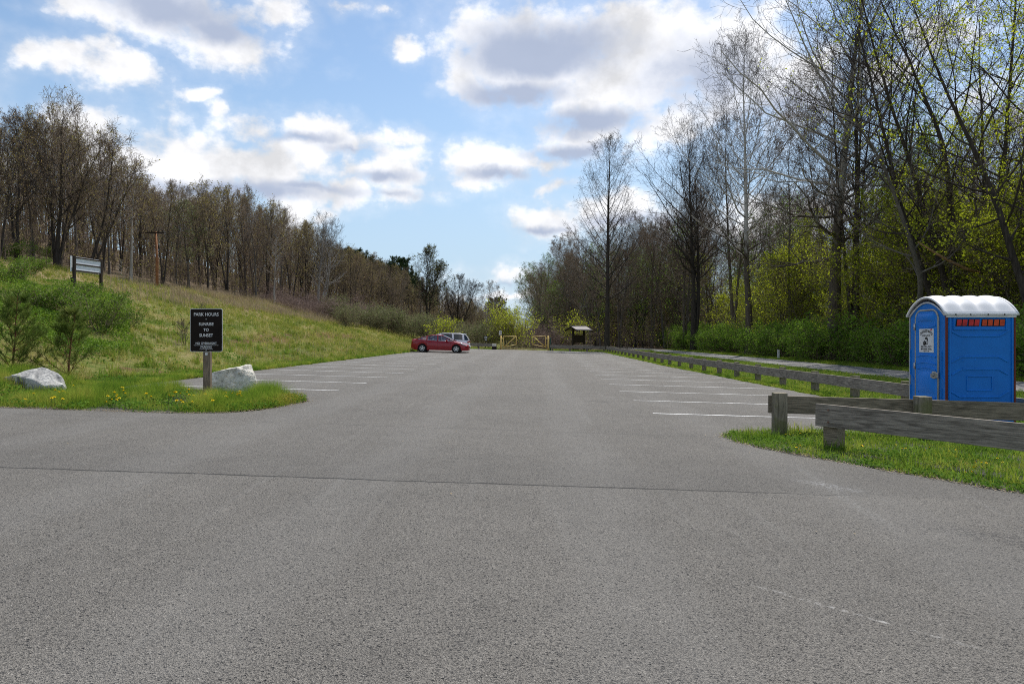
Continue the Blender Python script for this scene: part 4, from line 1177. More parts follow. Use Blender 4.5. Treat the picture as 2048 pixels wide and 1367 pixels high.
def fences():
    rail_fence('rail_fence', [(9.2, 10.75)] + FENCE[1:], 2.44, 'long low grey timber rail fence along the right edge of the lot', -1, start=.4, ground=lambda x, y: -.235, post_top=.66, board_mat='wood', seed=3)
    rail_fence('rail_fence', [(4.24, 11.3), (9.12, 11.05)], 2.24, 'short brown timber rail with square mossy posts in front of the portable toilet', -1, start=.14, board_mat='wood_brown', post=(.20, .2), post_top=.685, top=.635, seed=4, board_len=5.4)
    rail_fence('rail_fence', [(4.41, 9.9), (6.55, 7.07), (8.7, 4.22)], 3.0, 'nearest grey timber rail slanting out of the picture over the verge', 1, start=.20, board_mat='wood', post=(.215, .2), post_top=.60, top=.635, board_h=.32, bolts=True, seed=5, board_len=3.6, post_mat='wood_brown')
    rail_fence('rail_fence', [(4.15, 75.2), (10.25, 75.0)], 1.9, 'grey timber rail across the lot end before the kiosk', 1, start=.3, ground=lambda x, y: plane(x) + .02, board_h=.33, top=.63, seed=6)
    rail_fence('rail_fence', [(-8.0, 75.1), (-1.75, 75.2)], 1.9, 'grey timber rail across the lot end behind the white car', 1, start=.5, ground=lambda x, y: plane(x) + .02, board_h=.33, top=.63, seed=7)
    mb = MB(); mb.box((0, 0, .15), (.45, .35, .3), bev=.03)
    o = mb.build('concrete_block', MAT['concrete']); o.location = (-1.95, 74.93, plane(-1.9) + .33)
    # it caps the rail end: stands on a short stump
    o.location.z = plane(-1.9) + .33
    mb = MB(); mb.box((-1.95, 74.93, plane(-1.9) + .165), (.5, .4, .33), bev=.02)
    s = mb.build('stump', MAT['wood_dark']); tag(s, 'dark sawn stump at the rail end beside the yellow gate', 'stump')
    tag(o, 'pale concrete block on the rail end beside the yellow gate', 'block')

# ---- yellow gate
def gates():
    Y = 75.2
    def g(px): return (px - 1024) * Y / F
    def z(py): return CAMH + (672 - py) * Y / F
    for sgn, xp, xa, xb, lab in ((1, g(1002.0), g(1007), g(1032.5), 'yellow steel gate leaf on the left side of the trail opening'), (-1, g(1096.5), g(1091.3), g(1065.5), 'yellow steel gate leaf beside the dark green post')):
        zg = plane(xp)
        t = thing('gate', (xp, Y, zg), lab, 'gate', 'pair of yellow gate leaves')
        mb = MB(); mb.tube([(0, 0, -.2), (0, 0, z(671.3) - zg)], .088, 14); mb.tube([(0, 0, z(671.3) - zg - .01), (0, 0, z(671.3) - zg + .02)], .075, 14); mb.build('gate_post', MAT['yellow'], t)
        mb = MB(); r = .042
        top = z(672.3) - zg; bl = z(694) - zg; br = z(688.5) - zg; a = xa - xp; b = xb - xp
        A, B, C, D = (a, 0, bl), (a, 0, top), (b, 0, top + .01), (b, 0, br)
        for p, q in ((A, B), (B, C), (C, D), (D, A), (A, C)): mb.tube([p, q], r, 10)
        for q in (A, B, C, D): mb.box(q, (.085, .085, .085), bev=.01)
        mb.build('gate_frame', MAT['yellow'], t)
        for zz in (z(676) - zg, z(690.5) - zg):
            mb = MB(); mb.bar((0, 0, zz), (a, 0, zz), .05, .09, .008); mb.build('hinge', MAT['yellow'], t)
    p = Vector((g(1101), Y + .5, 0)); p.z = G(p.x, p.y)
    mb = MB(); mb.box((0, 0, .7), (.16, .12, 1.45), bev=.01); mb.box((0, 0, 1.44), (.13, .09, .04), bev=.01)
    o = mb.build('marker_post', MAT['green_post']); o.location = p; tag(o, 'dark green flat marker post right behind the yellow gate', 'post')
    # small white sign on a tall thin post behind the gate
    p = at(1000.5, 76.2)
    t = thing('trail_sign', p, 'small white sign on tall dark post above the yellow gate', 'sign')
    s = 76.2 / F
    mb = MB(); mb.box((0, 0, (CAMH + 13 * s - p.z) / 2 - .1), (.10, .08, CAMH + 13 * s - p.z + .2), bev=.008); mb.build('post', MAT['wood_dark'], t)
    mb = MB(); mb.prism([(x, -.06, CAMH + 6.8 * s - p.z + q) for x, q in round_rect(.29, .47, .03)], (0, .01, 0)); pl = mb.build('sign_panel', MAT['sign_white'], t)
    mb = MB(); mb.box((0, -.062, CAMH + 8.6 * s - p.z), (.16, .004, .05)); mb.box((0, -.062, CAMH + 6 * s - p.z), (.18, .004, .035)); mb.box((0, -.062, CAMH + 4.6 * s - p.z), (.14, .004, .03)); mb.build('lettering', MAT['ink'], pl)
    p = at(971.3, 76.5); s = 76.5 / F
    t = thing('trail_sign', p, 'low dark notice post with white square panel behind the end rail', 'sign')
    zc = CAMH - 3.5 * s - p.z
    mb = MB(); mb.box((0, 0, zc / 2 - .1), (.12, .1, zc + .2), bev=.008); mb.build('post', MAT['wood_dark'], t)
    mb = MB(); mb.box((0, -.07, zc - .05), (.37, .03, .62), bev=.008); mb.build('backboard', MAT['wood_dark'], t)
    mb = MB(); mb.box((.02, -.09, zc + .05), (.27, .008, .27)); pl = mb.build('sign_panel', MAT['sign_white'], t)
    mb = MB(); mb.box((.02, -.09, zc - .24), (.22, .008, .07)); mb.build('sign_panel', MAT['sign_white'], t)
    mb = MB(); mb.box((.02, -.096, zc + .10), (.17, .004, .05)); mb.box((.02, -.096, zc + .01), (.14, .004, .06)); mb.build('lettering', MAT['ink'], pl)

def kiosk():
    Y = 82.0; p = at(1157, Y); th = RAD(40)
    t = thing('notice_kiosk', p, 'dark timber notice kiosk with a small metal roof behind the rail', 'kiosk', rz=th)
    zr = CAMH + 19.3 * Y / F - p.z; ze = CAMH + 11.3 * Y / F - p.z
    hl = 1.33; w = 1.12
    for x in (-.93, .93):
        mb = MB(); mb.box((x, 0, zr / 2 - .15), (.22, .2, zr + .1), bev=.01); mb.build('post', MAT['wood_dark'], t)
    zp0, zp1 = CAMH - 12.8 * Y / F - p.z, CAMH + 2.3 * Y / F - p.z
    mb = MB(); mb.box((0, -.02, (zp0 + zp1) / 2), (1.63, .12, zp1 - zp0), bev=.008); mb.build('notice_board', MAT['wood_dark'], t)
    mb = MB()
    for x in (-hl + .12, 0, hl - .12):
        for s in (-1, 1): mb.bar((x, 0, zr - .08), (x, s * w * .95, ze - .06), .06, .1)
    mb.bar((-hl + .1, 0, zr - .1), (hl - .1, 0, zr - .1), .07, .12)
    mb.build('rafters', MAT['wood_dark'], t)
    for s in (-1, 1):
        mb = MB(); rows = []
        for k in range(0, 49):
            x = -hl + 2 * hl * k / 48; c = .018 * math.cos(k * math.pi / 2)
            rows.append([(x, 0, zr + .03 + c), (x, s * w, ze + c)])
        mb.grid(rows, smooth=True)
        mb.shell(.006)
        mb.build('roof_sheet', MAT['tin'], t)
    mb = MB(); mb.tube([(-hl, 0, zr + .05), (hl, 0, zr + .05)], .05, 8); mb.build('ridge_cap', MAT['tin'], t)
    # picnic table under the trees
    p = at(1166, 78.3)
    t = thing('picnic_table', p, 'dark wooden picnic table behind the rail beside the kiosk', 'table', rz=RAD(4))
    mb = MB()
    for k in range(5): mb.box((0, -.32 + .16 * k, .74), (2.2, .145, .045), bev=.006)
    mb.build('tabletop', MAT['wood_brown'], t)
    for s in (-1, 1):
        mb = MB(); mb.box((0, s * .68, .44), (2.2, .26, .045), bev=.006); mb.build('bench', MAT['wood_brown'], t)
    for x in (-.75, .75):
        for s in (-1, 1):
            mb = MB(); mb.bar((x, s * .72, -.05), (x, s * .28, .72), .045, .1); mb.build('leg', MAT['wood_dark'], t)
        mb = MB(); mb.bar((x + .05, -.78, .40), (x + .05, .78, .40), .045, .1); mb.build('crossbar', MAT['wood_dark'], t)

# ---- sign board on the bank, pole, bollard
def bank_things():
    A = Vector(((148.5 - 1024) * 42 / F, 42, 0)); B = Vector(((202 - 1024) * 44.2 / F, 44.2, 0))
    A.z = CAMH + (672 - 570) * 42 / F; B.z = CAMH + (672 - 563) * 44.2 / F
    A.z = min(A.z, G(A.x, A.y) + .1)
    rz = math.atan2(B.y - A.y, B.x - A.x); L = math.hypot(B.y - A.y, B.x - A.x)
    t = thing('notice_board', A, 'large dark framed board with two pale grey panels on the bank', 'sign', rz=rz)
    zt = CAMH + 161 * 42 / F - A.z
    for x, dz in ((0, -.5), (L, -.7)):
        mb = MB(); mb.box((x, 0, zt / 2 + dz / 2), (.15, .14, zt - dz), bev=.015); mb.build('post', MAT['wood_dark'], t)
    z1, z0 = CAMH + 157.5 * 42 / F - A.z, CAMH + 131.5 * 42 / F - A.z
    zm = (z1 + z0) / 2
    for a, b in ((z0, zm), (zm, z1)):
        mb = MB(); mb.box((L / 2, -.01, (a + b) / 2), (L - .15, .04, b - a - .05)); mb.build('panel', MAT['panel_grey'], t)
    for zz in (z0, zm, z1):
        mb = MB(); mb.box((L / 2, -.045, zz), (L - .15, .06, .075), bev=.008); mb.build('frame_bar', MAT['wood_dark'], t)
    mb = MB(); mb.box((L / 2 - .04, .14, zm), (L + .2, .05, z1 - z0 + .15), bev=.01); mb.build('front_panel', MAT['panel_grey'], t)
    mb = MB(); mb.box((-.14, -.02, .62), (.16, .12, .26), bev=.015); mb.build('meter_box', MAT['dark'], t)
    p = at(314, 63.0)
    zt = CAMH + 209 * 63 / F - p.z
    t = thing('utility_pole', p, 'orange brown wooden pole with a crossarm and no wires before the wooded hill', 'pole')
    mb = MB(); mb.tube([(0, 0, -.5), (0, 0, zt * .5), (-.12, 0, zt)], [.135, .12, .09], 12); mb.build('pole', MAT['wood_orange'], t)
    mb = MB(); mb.box((-.12, -.13, zt - .12), (1.75, .10, .13), bev=.01); mb.build('crossarm', MAT['wood_dark'], t)
    for x in (-.85, -.45, .25, .6):
        mb = MB(); mb.tube([(x, -.13, zt - .05), (x, -.13, zt + .02), (x, -.13, zt + .1), (x, -.13, zt + .14)], [.02, .045, .05, .02], 8); mb.build('insulator', MAT['wood_dark'], t)
    p = at(1557, 51.5)
    t = thing('bollard', p, 'thin white marker post beside the paved trail', 'post')
    mb = MB(); mb.box((0, 0, .33), (.13, .10, .76), bev=.012); mb.build('post', MAT['sign_white'], t)
    mb = MB(); mb.box((0, 0, .735), (.15, .12, .04), bev=.012); mb.build('cap', MAT['concrete'], t)

# ---- portable toilet
def toilet():
    W = 1.17; hw = W / 2
    cx, cy = 7.62 + hw, 11.92 + hw
    zg = plane(cx) + .0
    t = thing('portable_toilet', (cx, cy, zg), 'blue portable toilet with ribbed white roof behind the brown rail', 'toilet', rz=RAD(-2.0))
    ze = 2.06; rise = .28
    arch = lambda y: ze + rise * math.cos(max(-1, min(1, y / hw)) * math.pi / 2) ** .85
    mb = MB()
    for y in (-.42, 0, .42): mb.box((0, y, .05), (W + .04, .14, .10), bev=.01)
    mb.box((0, 0, .13), (W + .03, W + .03, .07), bev=.015); mb.build('skid_base', MAT['dark'], t)
    Z0 = .165
    # long side, with its pressed shapes standing proud
    def side(sign, name):
        mb = MB(); mb.box((0, sign * (hw - .02), (Z0 + ze) / 2), (W - .06, .04, ze - Z0), bev=.006)
        yq = sign * (hw + .001)
        X = lambda px: (px - 845) / 500.0 * (W / 1.2)
        Zz = lambda py: ze - (py - 318) / 500.0
        def ridge(pts, w=.030, d=.022):
            P = [Vector((X(a), yq, Zz(b))) for a, b in pts]
            for p, q in zip(P, P[1:]): mb.bar(p, q, d, w, .008, up=Vector((0, 0, 1)))
        ridge([(585, 450), (670, 495), (1005, 495), (1090, 445)]); ridge([(585, 725), (680, 675), (1005, 675), (1085, 720)])
        ridge([(590, 835), (680, 785), (1005, 785), (1085, 830)]); ridge([(585, 980), (660, 1025), (1010, 1025), (1090, 975)])
        ridge([(725, 845), (945, 845)], .022); ridge([(725, 970), (945, 970)], .022); ridge([(725, 845), (726, 970)], .022); ridge([(945, 845), (946, 970)], .022)
        mb.box((X(845), yq, Zz(1085)), (W - .1, .02, .03), bev=.006)
        for xx in (575, 1120): mb.box((X(xx), yq, (Z0 + ze) / 2), (.035, .035, ze - Z0 - .02), bev=.01)
        for a, b in ((690, 708), (800, 708), (690, 772), (800, 772)): mb.tube([(X(a), yq - sign * .004, Zz(b)), (X(a), yq + sign * .008, Zz(b))], .012, 8)
        s = mb.build(name, MAT['blue'], t)
        # vent band near the eave
        mb = MB()
        zc = Zz(377); mb.box((X(838), yq + sign * .004, Zz(436)), (.92, .03, .022), bev=.005); mb.box((X(838), yq + sign * .004, Zz(334)), (.92, .03, .018), bev=.005)
        for xx in (606, 1066): mb.box((X(xx), yq + sign * .004, Zz(385)), (.018, .03, .2), bev=.005)
        mb.build('vent_surround', MAT['blue'], t)
        for a, b, c in ((628, 725, 'vent_red'), (733, 830, 'vent_red'), (850, 947, 'vent_orange'), (953, 1052, 'vent_orange')):
            zt, zb_ = Zz(350), Zz(404); sl = .012
            mb = MB(); o = yq + sign * .003
            mb.prism([(X(a) - .008, o, zb_ - .008), (X(b), o, zb_ - .008), (X(b) + .012, o, zt + .008), (X(a) + .010, o, zt + .008)], (0, sign * .004, 0)); fr = mb.build('vent', MAT['dark'], t)
            m = (a + b) / 2
            for u0, u1 in ((a + 4, m - 5), (m + 5, b - 4)):
                mb = MB(); mb.prism([(X(u0), o + sign * .005, zb_), (X(u1), o + sign * .005, zb_), (X(u1) + sl, o + sign * .005, zt), (X(u0) + sl, o + sign * .005, zt)], (0, sign * .004, 0)); mb.build('vent_mesh', MAT[c], fr)
    side(-1, 'side_panel'); side(1, 'side_panel')
    mb = MB(); ys = [-hw + .03 + (W - .06) * k / 16 for k in range(17)]
    mb.prism([(hw - .04, ys[0], Z0)] + [(hw - .04, y, arch(y) - .03) for y in ys] + [(hw - .04, ys[-1], Z0)], (.04, 0, 0)); mb.build('back_panel', MAT['blue'], t)
    # front with arched door; the far edge of the face is +y
    xf = -hw
    yd0, yd1 = -.345, .335; zd0 = Z0 + .03; zd1 = 2.16
    def door_outline(g, n=8):
        r = .16; o = [(yd0 - g, zd0)]
        for k in range(n + 1):
            a = math.pi - math.pi / 2 * k / n; o.append((yd0 - g + (r + g) + (r + g) * math.cos(a), zd1 + g - (r + g) + (r + g) * math.sin(a)))
        for k in range(n + 1):
            a = math.pi / 2 - math.pi / 2 * k / n; o.append((yd1 + g - (r + g) + (r + g) * math.cos(a), zd1 + g - (r + g) + (r + g) * math.sin(a)))
        return o + [(yd1 + g, zd0)]
    mb = MB(); mb.prism([(xf, ys[0], Z0)] + [(xf, y, arch(y) - .03) for y in ys] + [(xf, ys[-1], Z0)], (.04, 0, 0))
    for y, w in ((-.50, .03), (.50, .03)):
        for za, zb_ in ((.35, .78), (.90, 1.45)):
            mb.bar((xf - .004, y - .07, za), (xf - .004, y + .05, za + .09), .02, .025, .006); mb.bar((xf - .004, y + .05, za + .09), (xf - .004, y + .051, zb_), .02, .025, .006)
    mb.build('front_panel', MAT['blue'], t)
    mb = MB(); pts = [(xf - .012, y, z) for y, z in door_outline(.022)]
    mb.tube(pts, .017, 8); mb.build('door_frame', MAT['trim_grey'], t)
    mb = MB(); mb.prism([(xf - .022, y, z) for y, z in door_outline(0)], (.021, 0, 0))
    def bulge(z, h, amp, y0=yd0 + .04, y1=yd1 - .04, d=.02):
        n = 12
        for k in range(n):
            ya, yb = y0 + (y1 - y0) * k / n, y0 + (y1 - y0) * (k + 1) / n
            f = lambda y: z + amp * math.cos((y - (y0 + y1) / 2) / (y1 - y0) * math.pi)
            mb.bar((xf - .024, ya, f(ya)), (xf - .024, yb + .002, f(yb)), d, h, .006)
    bulge(1.90, .028, -.035); bulge(1.33, .035, .035); bulge(1.20, .03, .03); bulge(1.10, .03, .035); bulge(.60, .035, -.03); bulge(.50, .03, -.03)
    for z0_, z1_ in ((1.97, 2.12), (.66, 1.06)):      # pillowed fields
        rows = []
        for i in range(9):
            v = i / 8; rows.append([(xf - .022 - .030 * (math.sin(math.pi * v) ** .5) * (math.sin(math.pi * u / 12) ** .5), yd0 + .07 + (yd1 - yd0 - .14) * u / 12, z0_ + (z1_ - z0_) * v) for u in range(13)])
        mb.grid(rows)
    dr = mb.build('door', MAT['blue_door'], t)
    for z in (.35, 1.15, 1.88):
        mb = MB(); mb.tube([(xf - .03, yd1 + .022, z - .06), (xf - .03, yd1 + .022, z + .06)], .022, 8); mb.build('hinge', MAT['steel'], dr)
    mb = MB(); mb.box((xf - .034, yd0 + .07, 1.01), (.03, .11, .13), bev=.012); mb.tube([(xf - .05, yd0 + .07, 1.01), (xf - .075, yd0 + .07, 1.01)], .032, 12); mb.box((xf - .03, yd0 - .02, 1.01), (.04, .07, .10), bev=.01)
    mb.box((xf - .085, yd0 + .07, 1.0), (.02, .02, .08), bev=.006); mb.build('latch', MAT['steel'], dr)
    # notice on the door
    w, h = .46, .43; yc, zc = -.02, 1.625
    mb = MB(); mb.box((xf - .0265, yc, zc), (.006, w, h)); nb = mb.build('notice', MAT['sign_white'], dr)
    # text x runs towards -y, y runs up, normal is -x
    M = Matrix(((0, 0, -1, xf - .0305), (-1, 0, 0, yc), (0, 1, 0, zc), (0, 0, 0, 1)))
    k = h / 880.0; row = lambda y: (765 - y) * k
    L = [(text_mesh('CHARLES MAYES', .066, bend=.30, sx=.86, bold=.0022), 0, row(405)), (text_mesh('PORT-A-POTS', .042, sx=.92, bold=.0016), 0, row(585)),
         (text_mesh('301-791-7977', .042, sx=1.42, bold=.0018), 0, row(1000)), (text_mesh('800-858-7042', .042, sx=1.42, bold=.0018), 0, row(1085)), (text_mesh('Hagerstown MD', .026, sx=1.0, bold=.001), 0, row(1160))]
    lettering(L, MAT['ink'], nb, M)
    mb = MB()
    def ell(cx_, cy_, rx, ry, a=0, n=14, a0=0, a1=6.283):
        pts = []
        for q in range(n + 1):
            b = a0 + (a1 - a0) * q / n; x, y = rx * math.cos(b), ry * math.sin(b)
            pts.append(M @ Vector((cx_ + x * math.cos(a) - y * math.sin(a), cy_ + x * math.sin(a) + y * math.cos(a), 0)))
        if a1 - a0 > 6: pts = pts[:-1]
        mb.poly(pts)
    ell(.005, row(715), .048, .040, 0, 14, 0, math.pi); ell(.035, row(745), .020, .022); ell(-.03, row(845), .050, .026, RAD(-50)); ell(-.055, row(900), .045, .022, RAD(10)); ell(.028, row(820), .012, .040, RAD(8)); ell(-.085, row(850), .014, .03, RAD(35)); ell(.03, row(880), .022, .010)
    mb.build('emblem', MAT['ink'], nb)
    mb = MB(); ell(.155, row(360), .026, .018, RAD(30)); mb.build('red_mark', MAT['ink_red'], nb)
    # corner trims
    for x, y, m in ((-hw + .005, -hw + .005, 'trim_red'), (hw - .005, -hw + .005, 'trim_red'), (-hw + .005, hw - .005, 'trim_grey'), (hw - .005, hw - .005, 'trim_red')):
        mb = MB(); mb.box((x, y, (Z0 + ze) / 2), (.032, .032, ze - Z0 - .004), bev=.008); mb.build('corner_trim', MAT[m], t)
    # roof: barrel over the door axis, four ribs across
    ov = .045
    def roof_z(y, x):
        s = max(-1, min(1, y / (hw + ov)))
        base = ze + .035 + (rise + .03) * math.cos(s * math.pi / 2) ** .85
        q = (x + hw) / W * 4.0
        rib = abs(math.sin(q * math.pi)) ** .55
        edge = min(1, (hw - abs(y)) / .12) if abs(y) < hw else 0
        return base + .046 * rib * max(0, edge) * (1 if -hw + .02 < x < hw - .02 else .6)
    mb = MB(); rows = []
    for i in range(65):
        x = -hw - ov + (W + 2 * ov) * i / 64
        rows.append([(x, y, roof_z(y, x)) for y in [-hw - ov + (W + 2 * ov) * j / 36 for j in range(37)]])
    mb.grid(rows)
    mb.shell(.012)
    mb.build('roof', MAT['roof_white'], t)
    mb = MB()
    for sgn in (-1, 1):
        mb.box((0, sgn * (hw + .028), ze + .028), (W + .10, .035, .035), bev=.008)
        mb.tube([(sgn * (hw + .03), -hw - ov + (W + 2 * ov) * j / 24, roof_z(-hw - ov + (W + 2 * ov) * j / 24, -hw - ov) - .015) for j in range(25)], .022, 8)
    mb.build('roof_lip', MAT['roof_white'], t)
    mb = MB(); mb.box((0, -hw - .012, ze - .012), (W + .02, .03, .035), bev=.006)
    mb.tube([(-hw - .012, y, arch(y) - .022) for y in ys], .016, 8); mb.build('eave_band', MAT['alu'], t)
    for x in (-.45, -.2, .1, .38):
        mb = MB(); mb.tube([(x, -hw - .05, ze + .025), (x, -hw - .035, ze + .025)], .012, 8); mb.build('bolt', MAT['dark'], t)

# ---- cars
def wheel(parent, x, y, r, w, spokes, side):
    wt = bpy.data.objects.new('wheel', None)
    mb = MB()
    prof = [(w * .5, r * .64), (w * .5, r * .88), (w * .42, r * .97), (w * .25, r), (-w * .25, r), (-w * .42, r * .97), (-w * .5, r * .88), (-w * .5, r * .64)]
    n = 28
    rows = [[(rr * math.cos(6.2832 * k / n), yy, rr * math.sin(6.2832 * k / n)) for k in range(n)] for yy, rr in prof]
    mb.grid(rows, closed=True)
    tyre = mb.build('wheel', MAT['tyre'], parent)
    bpy.data.objects.remove(wt)
    tyre.location = (x, y, r)
    mb = MB(); yo = side * w * .46
    n2 = 24
    mb.grid([[(q * math.cos(6.2832 * k / n2), yy, q * math.sin(6.2832 * k / n2)) for k in range(n2)] for yy, q in ((yo, r * .66), (yo + side * .012, r * .60), (yo - side * .03, r * .58))], closed=True)
    for k in range(spokes):
        a = 6.2832 * k / spokes + .3
        d = Vector((math.cos(a), 0, math.sin(a))); e = Vector((-math.sin(a), 0, math.cos(a)))
        i, o = d * r * .10, d * r * .60
        off = Vector((0, yo, 0))
        mb.prism([off + i - e * r * .07, off + o - e * r * .15, off + o + e * r * .15, off + i + e * r * .07], (0, -side * .02, 0))
    mb.tube([(0, yo + side * .01, 0), (0, yo - side * .02, 0)], r * .14, 12)
    mb.build('rim', MAT['rim'], tyre)
    mb = MB(); mb.tube([(0, yo - side * .06, 0), (0, yo - side * .04, 0)], r * .6, 20); mb.build('hub_recess', MAT['dark'], tyre)

def car(t, spec):
    """front towards +x. body lofted along its length with open wheel arches"""
    L, w, paint = spec['L'], spec['w'], MAT[spec['paint']]
    topx, topz = zip(*spec['top']); widx, widf = zip(*spec['plan'])
    sill = spec['sill']; wr = spec['r']; ax = spec['axles']
    xs = sorted(set([round(L * k / 60, 4) for k in range(61)] + [round(a + wr * 1.13 * math.cos(RAD(d)), 4) for a in ax for d in range(0, 181, 15)]))
    zb0, zb1 = spec['under']
    def zl(x):
        z = sill
        if x < .35: z = sill + (zb0 - sill) * (1 - x / .35)
        if x > L - .35: z = sill + (zb1 - sill) * (1 - (L - x) / .35)
        for a in ax:
            if abs(x - a) < wr * 1.13: z = max(z, wr + math.sqrt(max(0, (wr * 1.13) ** 2 - (x - a) ** 2)))
        return z
    zt = lambda x: float(np.interp(x, topx, topz)); hwid = lambda x: w / 2 * float(np.interp(x, widx, widf))
    rows = []
    for x in xs:
        a, b, h = zl(x), zt(x), hwid(x)
        a = min(a, b - .06)
        lo = a + (b - a) * .25
        sh = a + (b - a) * .72
        ring = [(x, -h * .96, a), (x, -h, lo), (x, -h * .995, (lo + sh) / 2), (x, -h * .985, sh), (x, -h * .95, b - .02), (x, -h * .86, b + .004), (x, -h * .4, b + .025), (x, 0, b + .03)]
        rows.append(ring + [(p[0], -p[1], p[2]) for p in ring[-2::-1]])
    mb = MB(); vr = mb.grid(rows)
    mb.bm.faces.new(vr[0]); mb.bm.faces.new(vr[-1][::-1])
    mb.build('body', paint, t)
    # dark underside and arch liners
    mb = MB(); mb.box((L / 2, 0, sill + .06), (L - .5, w * .8, .10))
    for a in ax:
        mb.tube([(a, -w * .44, wr), (a, w * .44, wr)], wr * 1.12, 24)
    mb.build('underbody', MAT['dark'], t)
    # greenhouse
    gx, gz, gw = zip(*spec['roof']); gb = spec['cabin_w']
    base = lambda x: zt(x) - .01
    st = spec['roof']
    R = []
    for x, z, f in st:
        b = min(base(x), z - .001); hb = hwid(x) * gb; ht = hwid(x) * f
        R.append(((x, -hb, b), (x, -ht * 1.0, z - .035 if z - b > .1 else z), (x, -ht * .88, z), (x, 0, z + (.015 if z - b > .1 else .005)), (x, ht * .88, z), (x, ht, z - .035 if z - b > .1 else z), (x, hb, b)))
    rf = MB(); rows = []
    i0, i1 = spec['roof_idx']       # stations between which the top is painted roof
    rf.grid([list(r[1:6]) for r in R[i0:i1 + 1]])
    rf.shell(.02)
    # pillars follow the sloping sides
    def pillar(p, q, wd): rf.bar(p, q, wd, wd * .8, .006)
    for s in (1, -1):
        J = lambda i, k: Vector((R[i][k][0], R[i][k][1] * s, R[i][k][2]))
        for j in range(len(R) - 1):
            if j < i0 or j >= i1:
                pillar(J(j, 1), J(j + 1, 1), .055)
        for j in range(i0, i1): rf.bar(J(j, 1), J(j + 1, 1), .04, .05, .006)
        for xp, wd in spec['pillars']:
            zt_ = float(np.interp(xp, gx, gz)) - .03; f = float(np.interp(xp, gx, gw))
            pillar((xp, -hwid(xp) * gb * s, base(xp)), (xp + spec.get('rake', 0), -hwid(xp) * f * s, zt_), wd)
    rf.build('roof', paint, t)
    gm = MAT[spec['glass']]
    mb = MB()
    for a, b in ((0, i0),): mb.grid([list(r[1:6]) for r in R[a:b + 1]])
    mb.build('rear_window', gm, t)
    mb = MB(); mb.grid([list(r[1:6]) for r in R[i1:]]); mb.build('windscreen', gm, t)
    for s in (1, -1):
        cuts = [R[0][0][0]] + [p[0] for p in spec['pillars']] + [R[-1][0][0]]
        for u, v in zip(cuts, cuts[1:]):
            mb = MB(); rows = []
            for k in range(9):
                x = u + (v - u) * k / 8
                z = max(float(np.interp(x, gx, gz)) - .03, base(x) + .002); f = float(np.interp(x, gx, gw))
                rows.append([(x, -hwid(x) * gb * s * .985, base(x)), (x, -hwid(x) * f * s * .985, z)])
            mb.grid(rows); mb.build('side_window', gm, t)
    for a in ax:
        for s in (1, -1): wheel(t, a, -s * (w / 2 - .115), wr, .21, spec['spokes'], -s)
    for s in (1, -1):
        x = spec['mirror']
        mb = MB(); mb.box((x, -s * (w / 2 + .05), base(x) + .07), (.16, .20, .13), bev=.04); mb.build('wing_mirror', paint, t)
        for xd in spec['handles']:
            mb = MB(); mb.box((xd, -s * (hwid(xd) * .985), base(xd) - .14), (.19, .03, .03), bev=.008); mb.build('door_handle', paint, t)
        # door shut lines
        mb = MB()
        for xd in spec['doors']:
            mb.bar((xd, -s * hwid(xd) * 1.001, sill + .10), (xd + .0, -s * hwid(xd) * .985, base(xd) - .06), .006, .012, up=Vector((1, 0, 0)))
        mb.build('door_gap', MAT['dark'], t)
    return zt, hwid

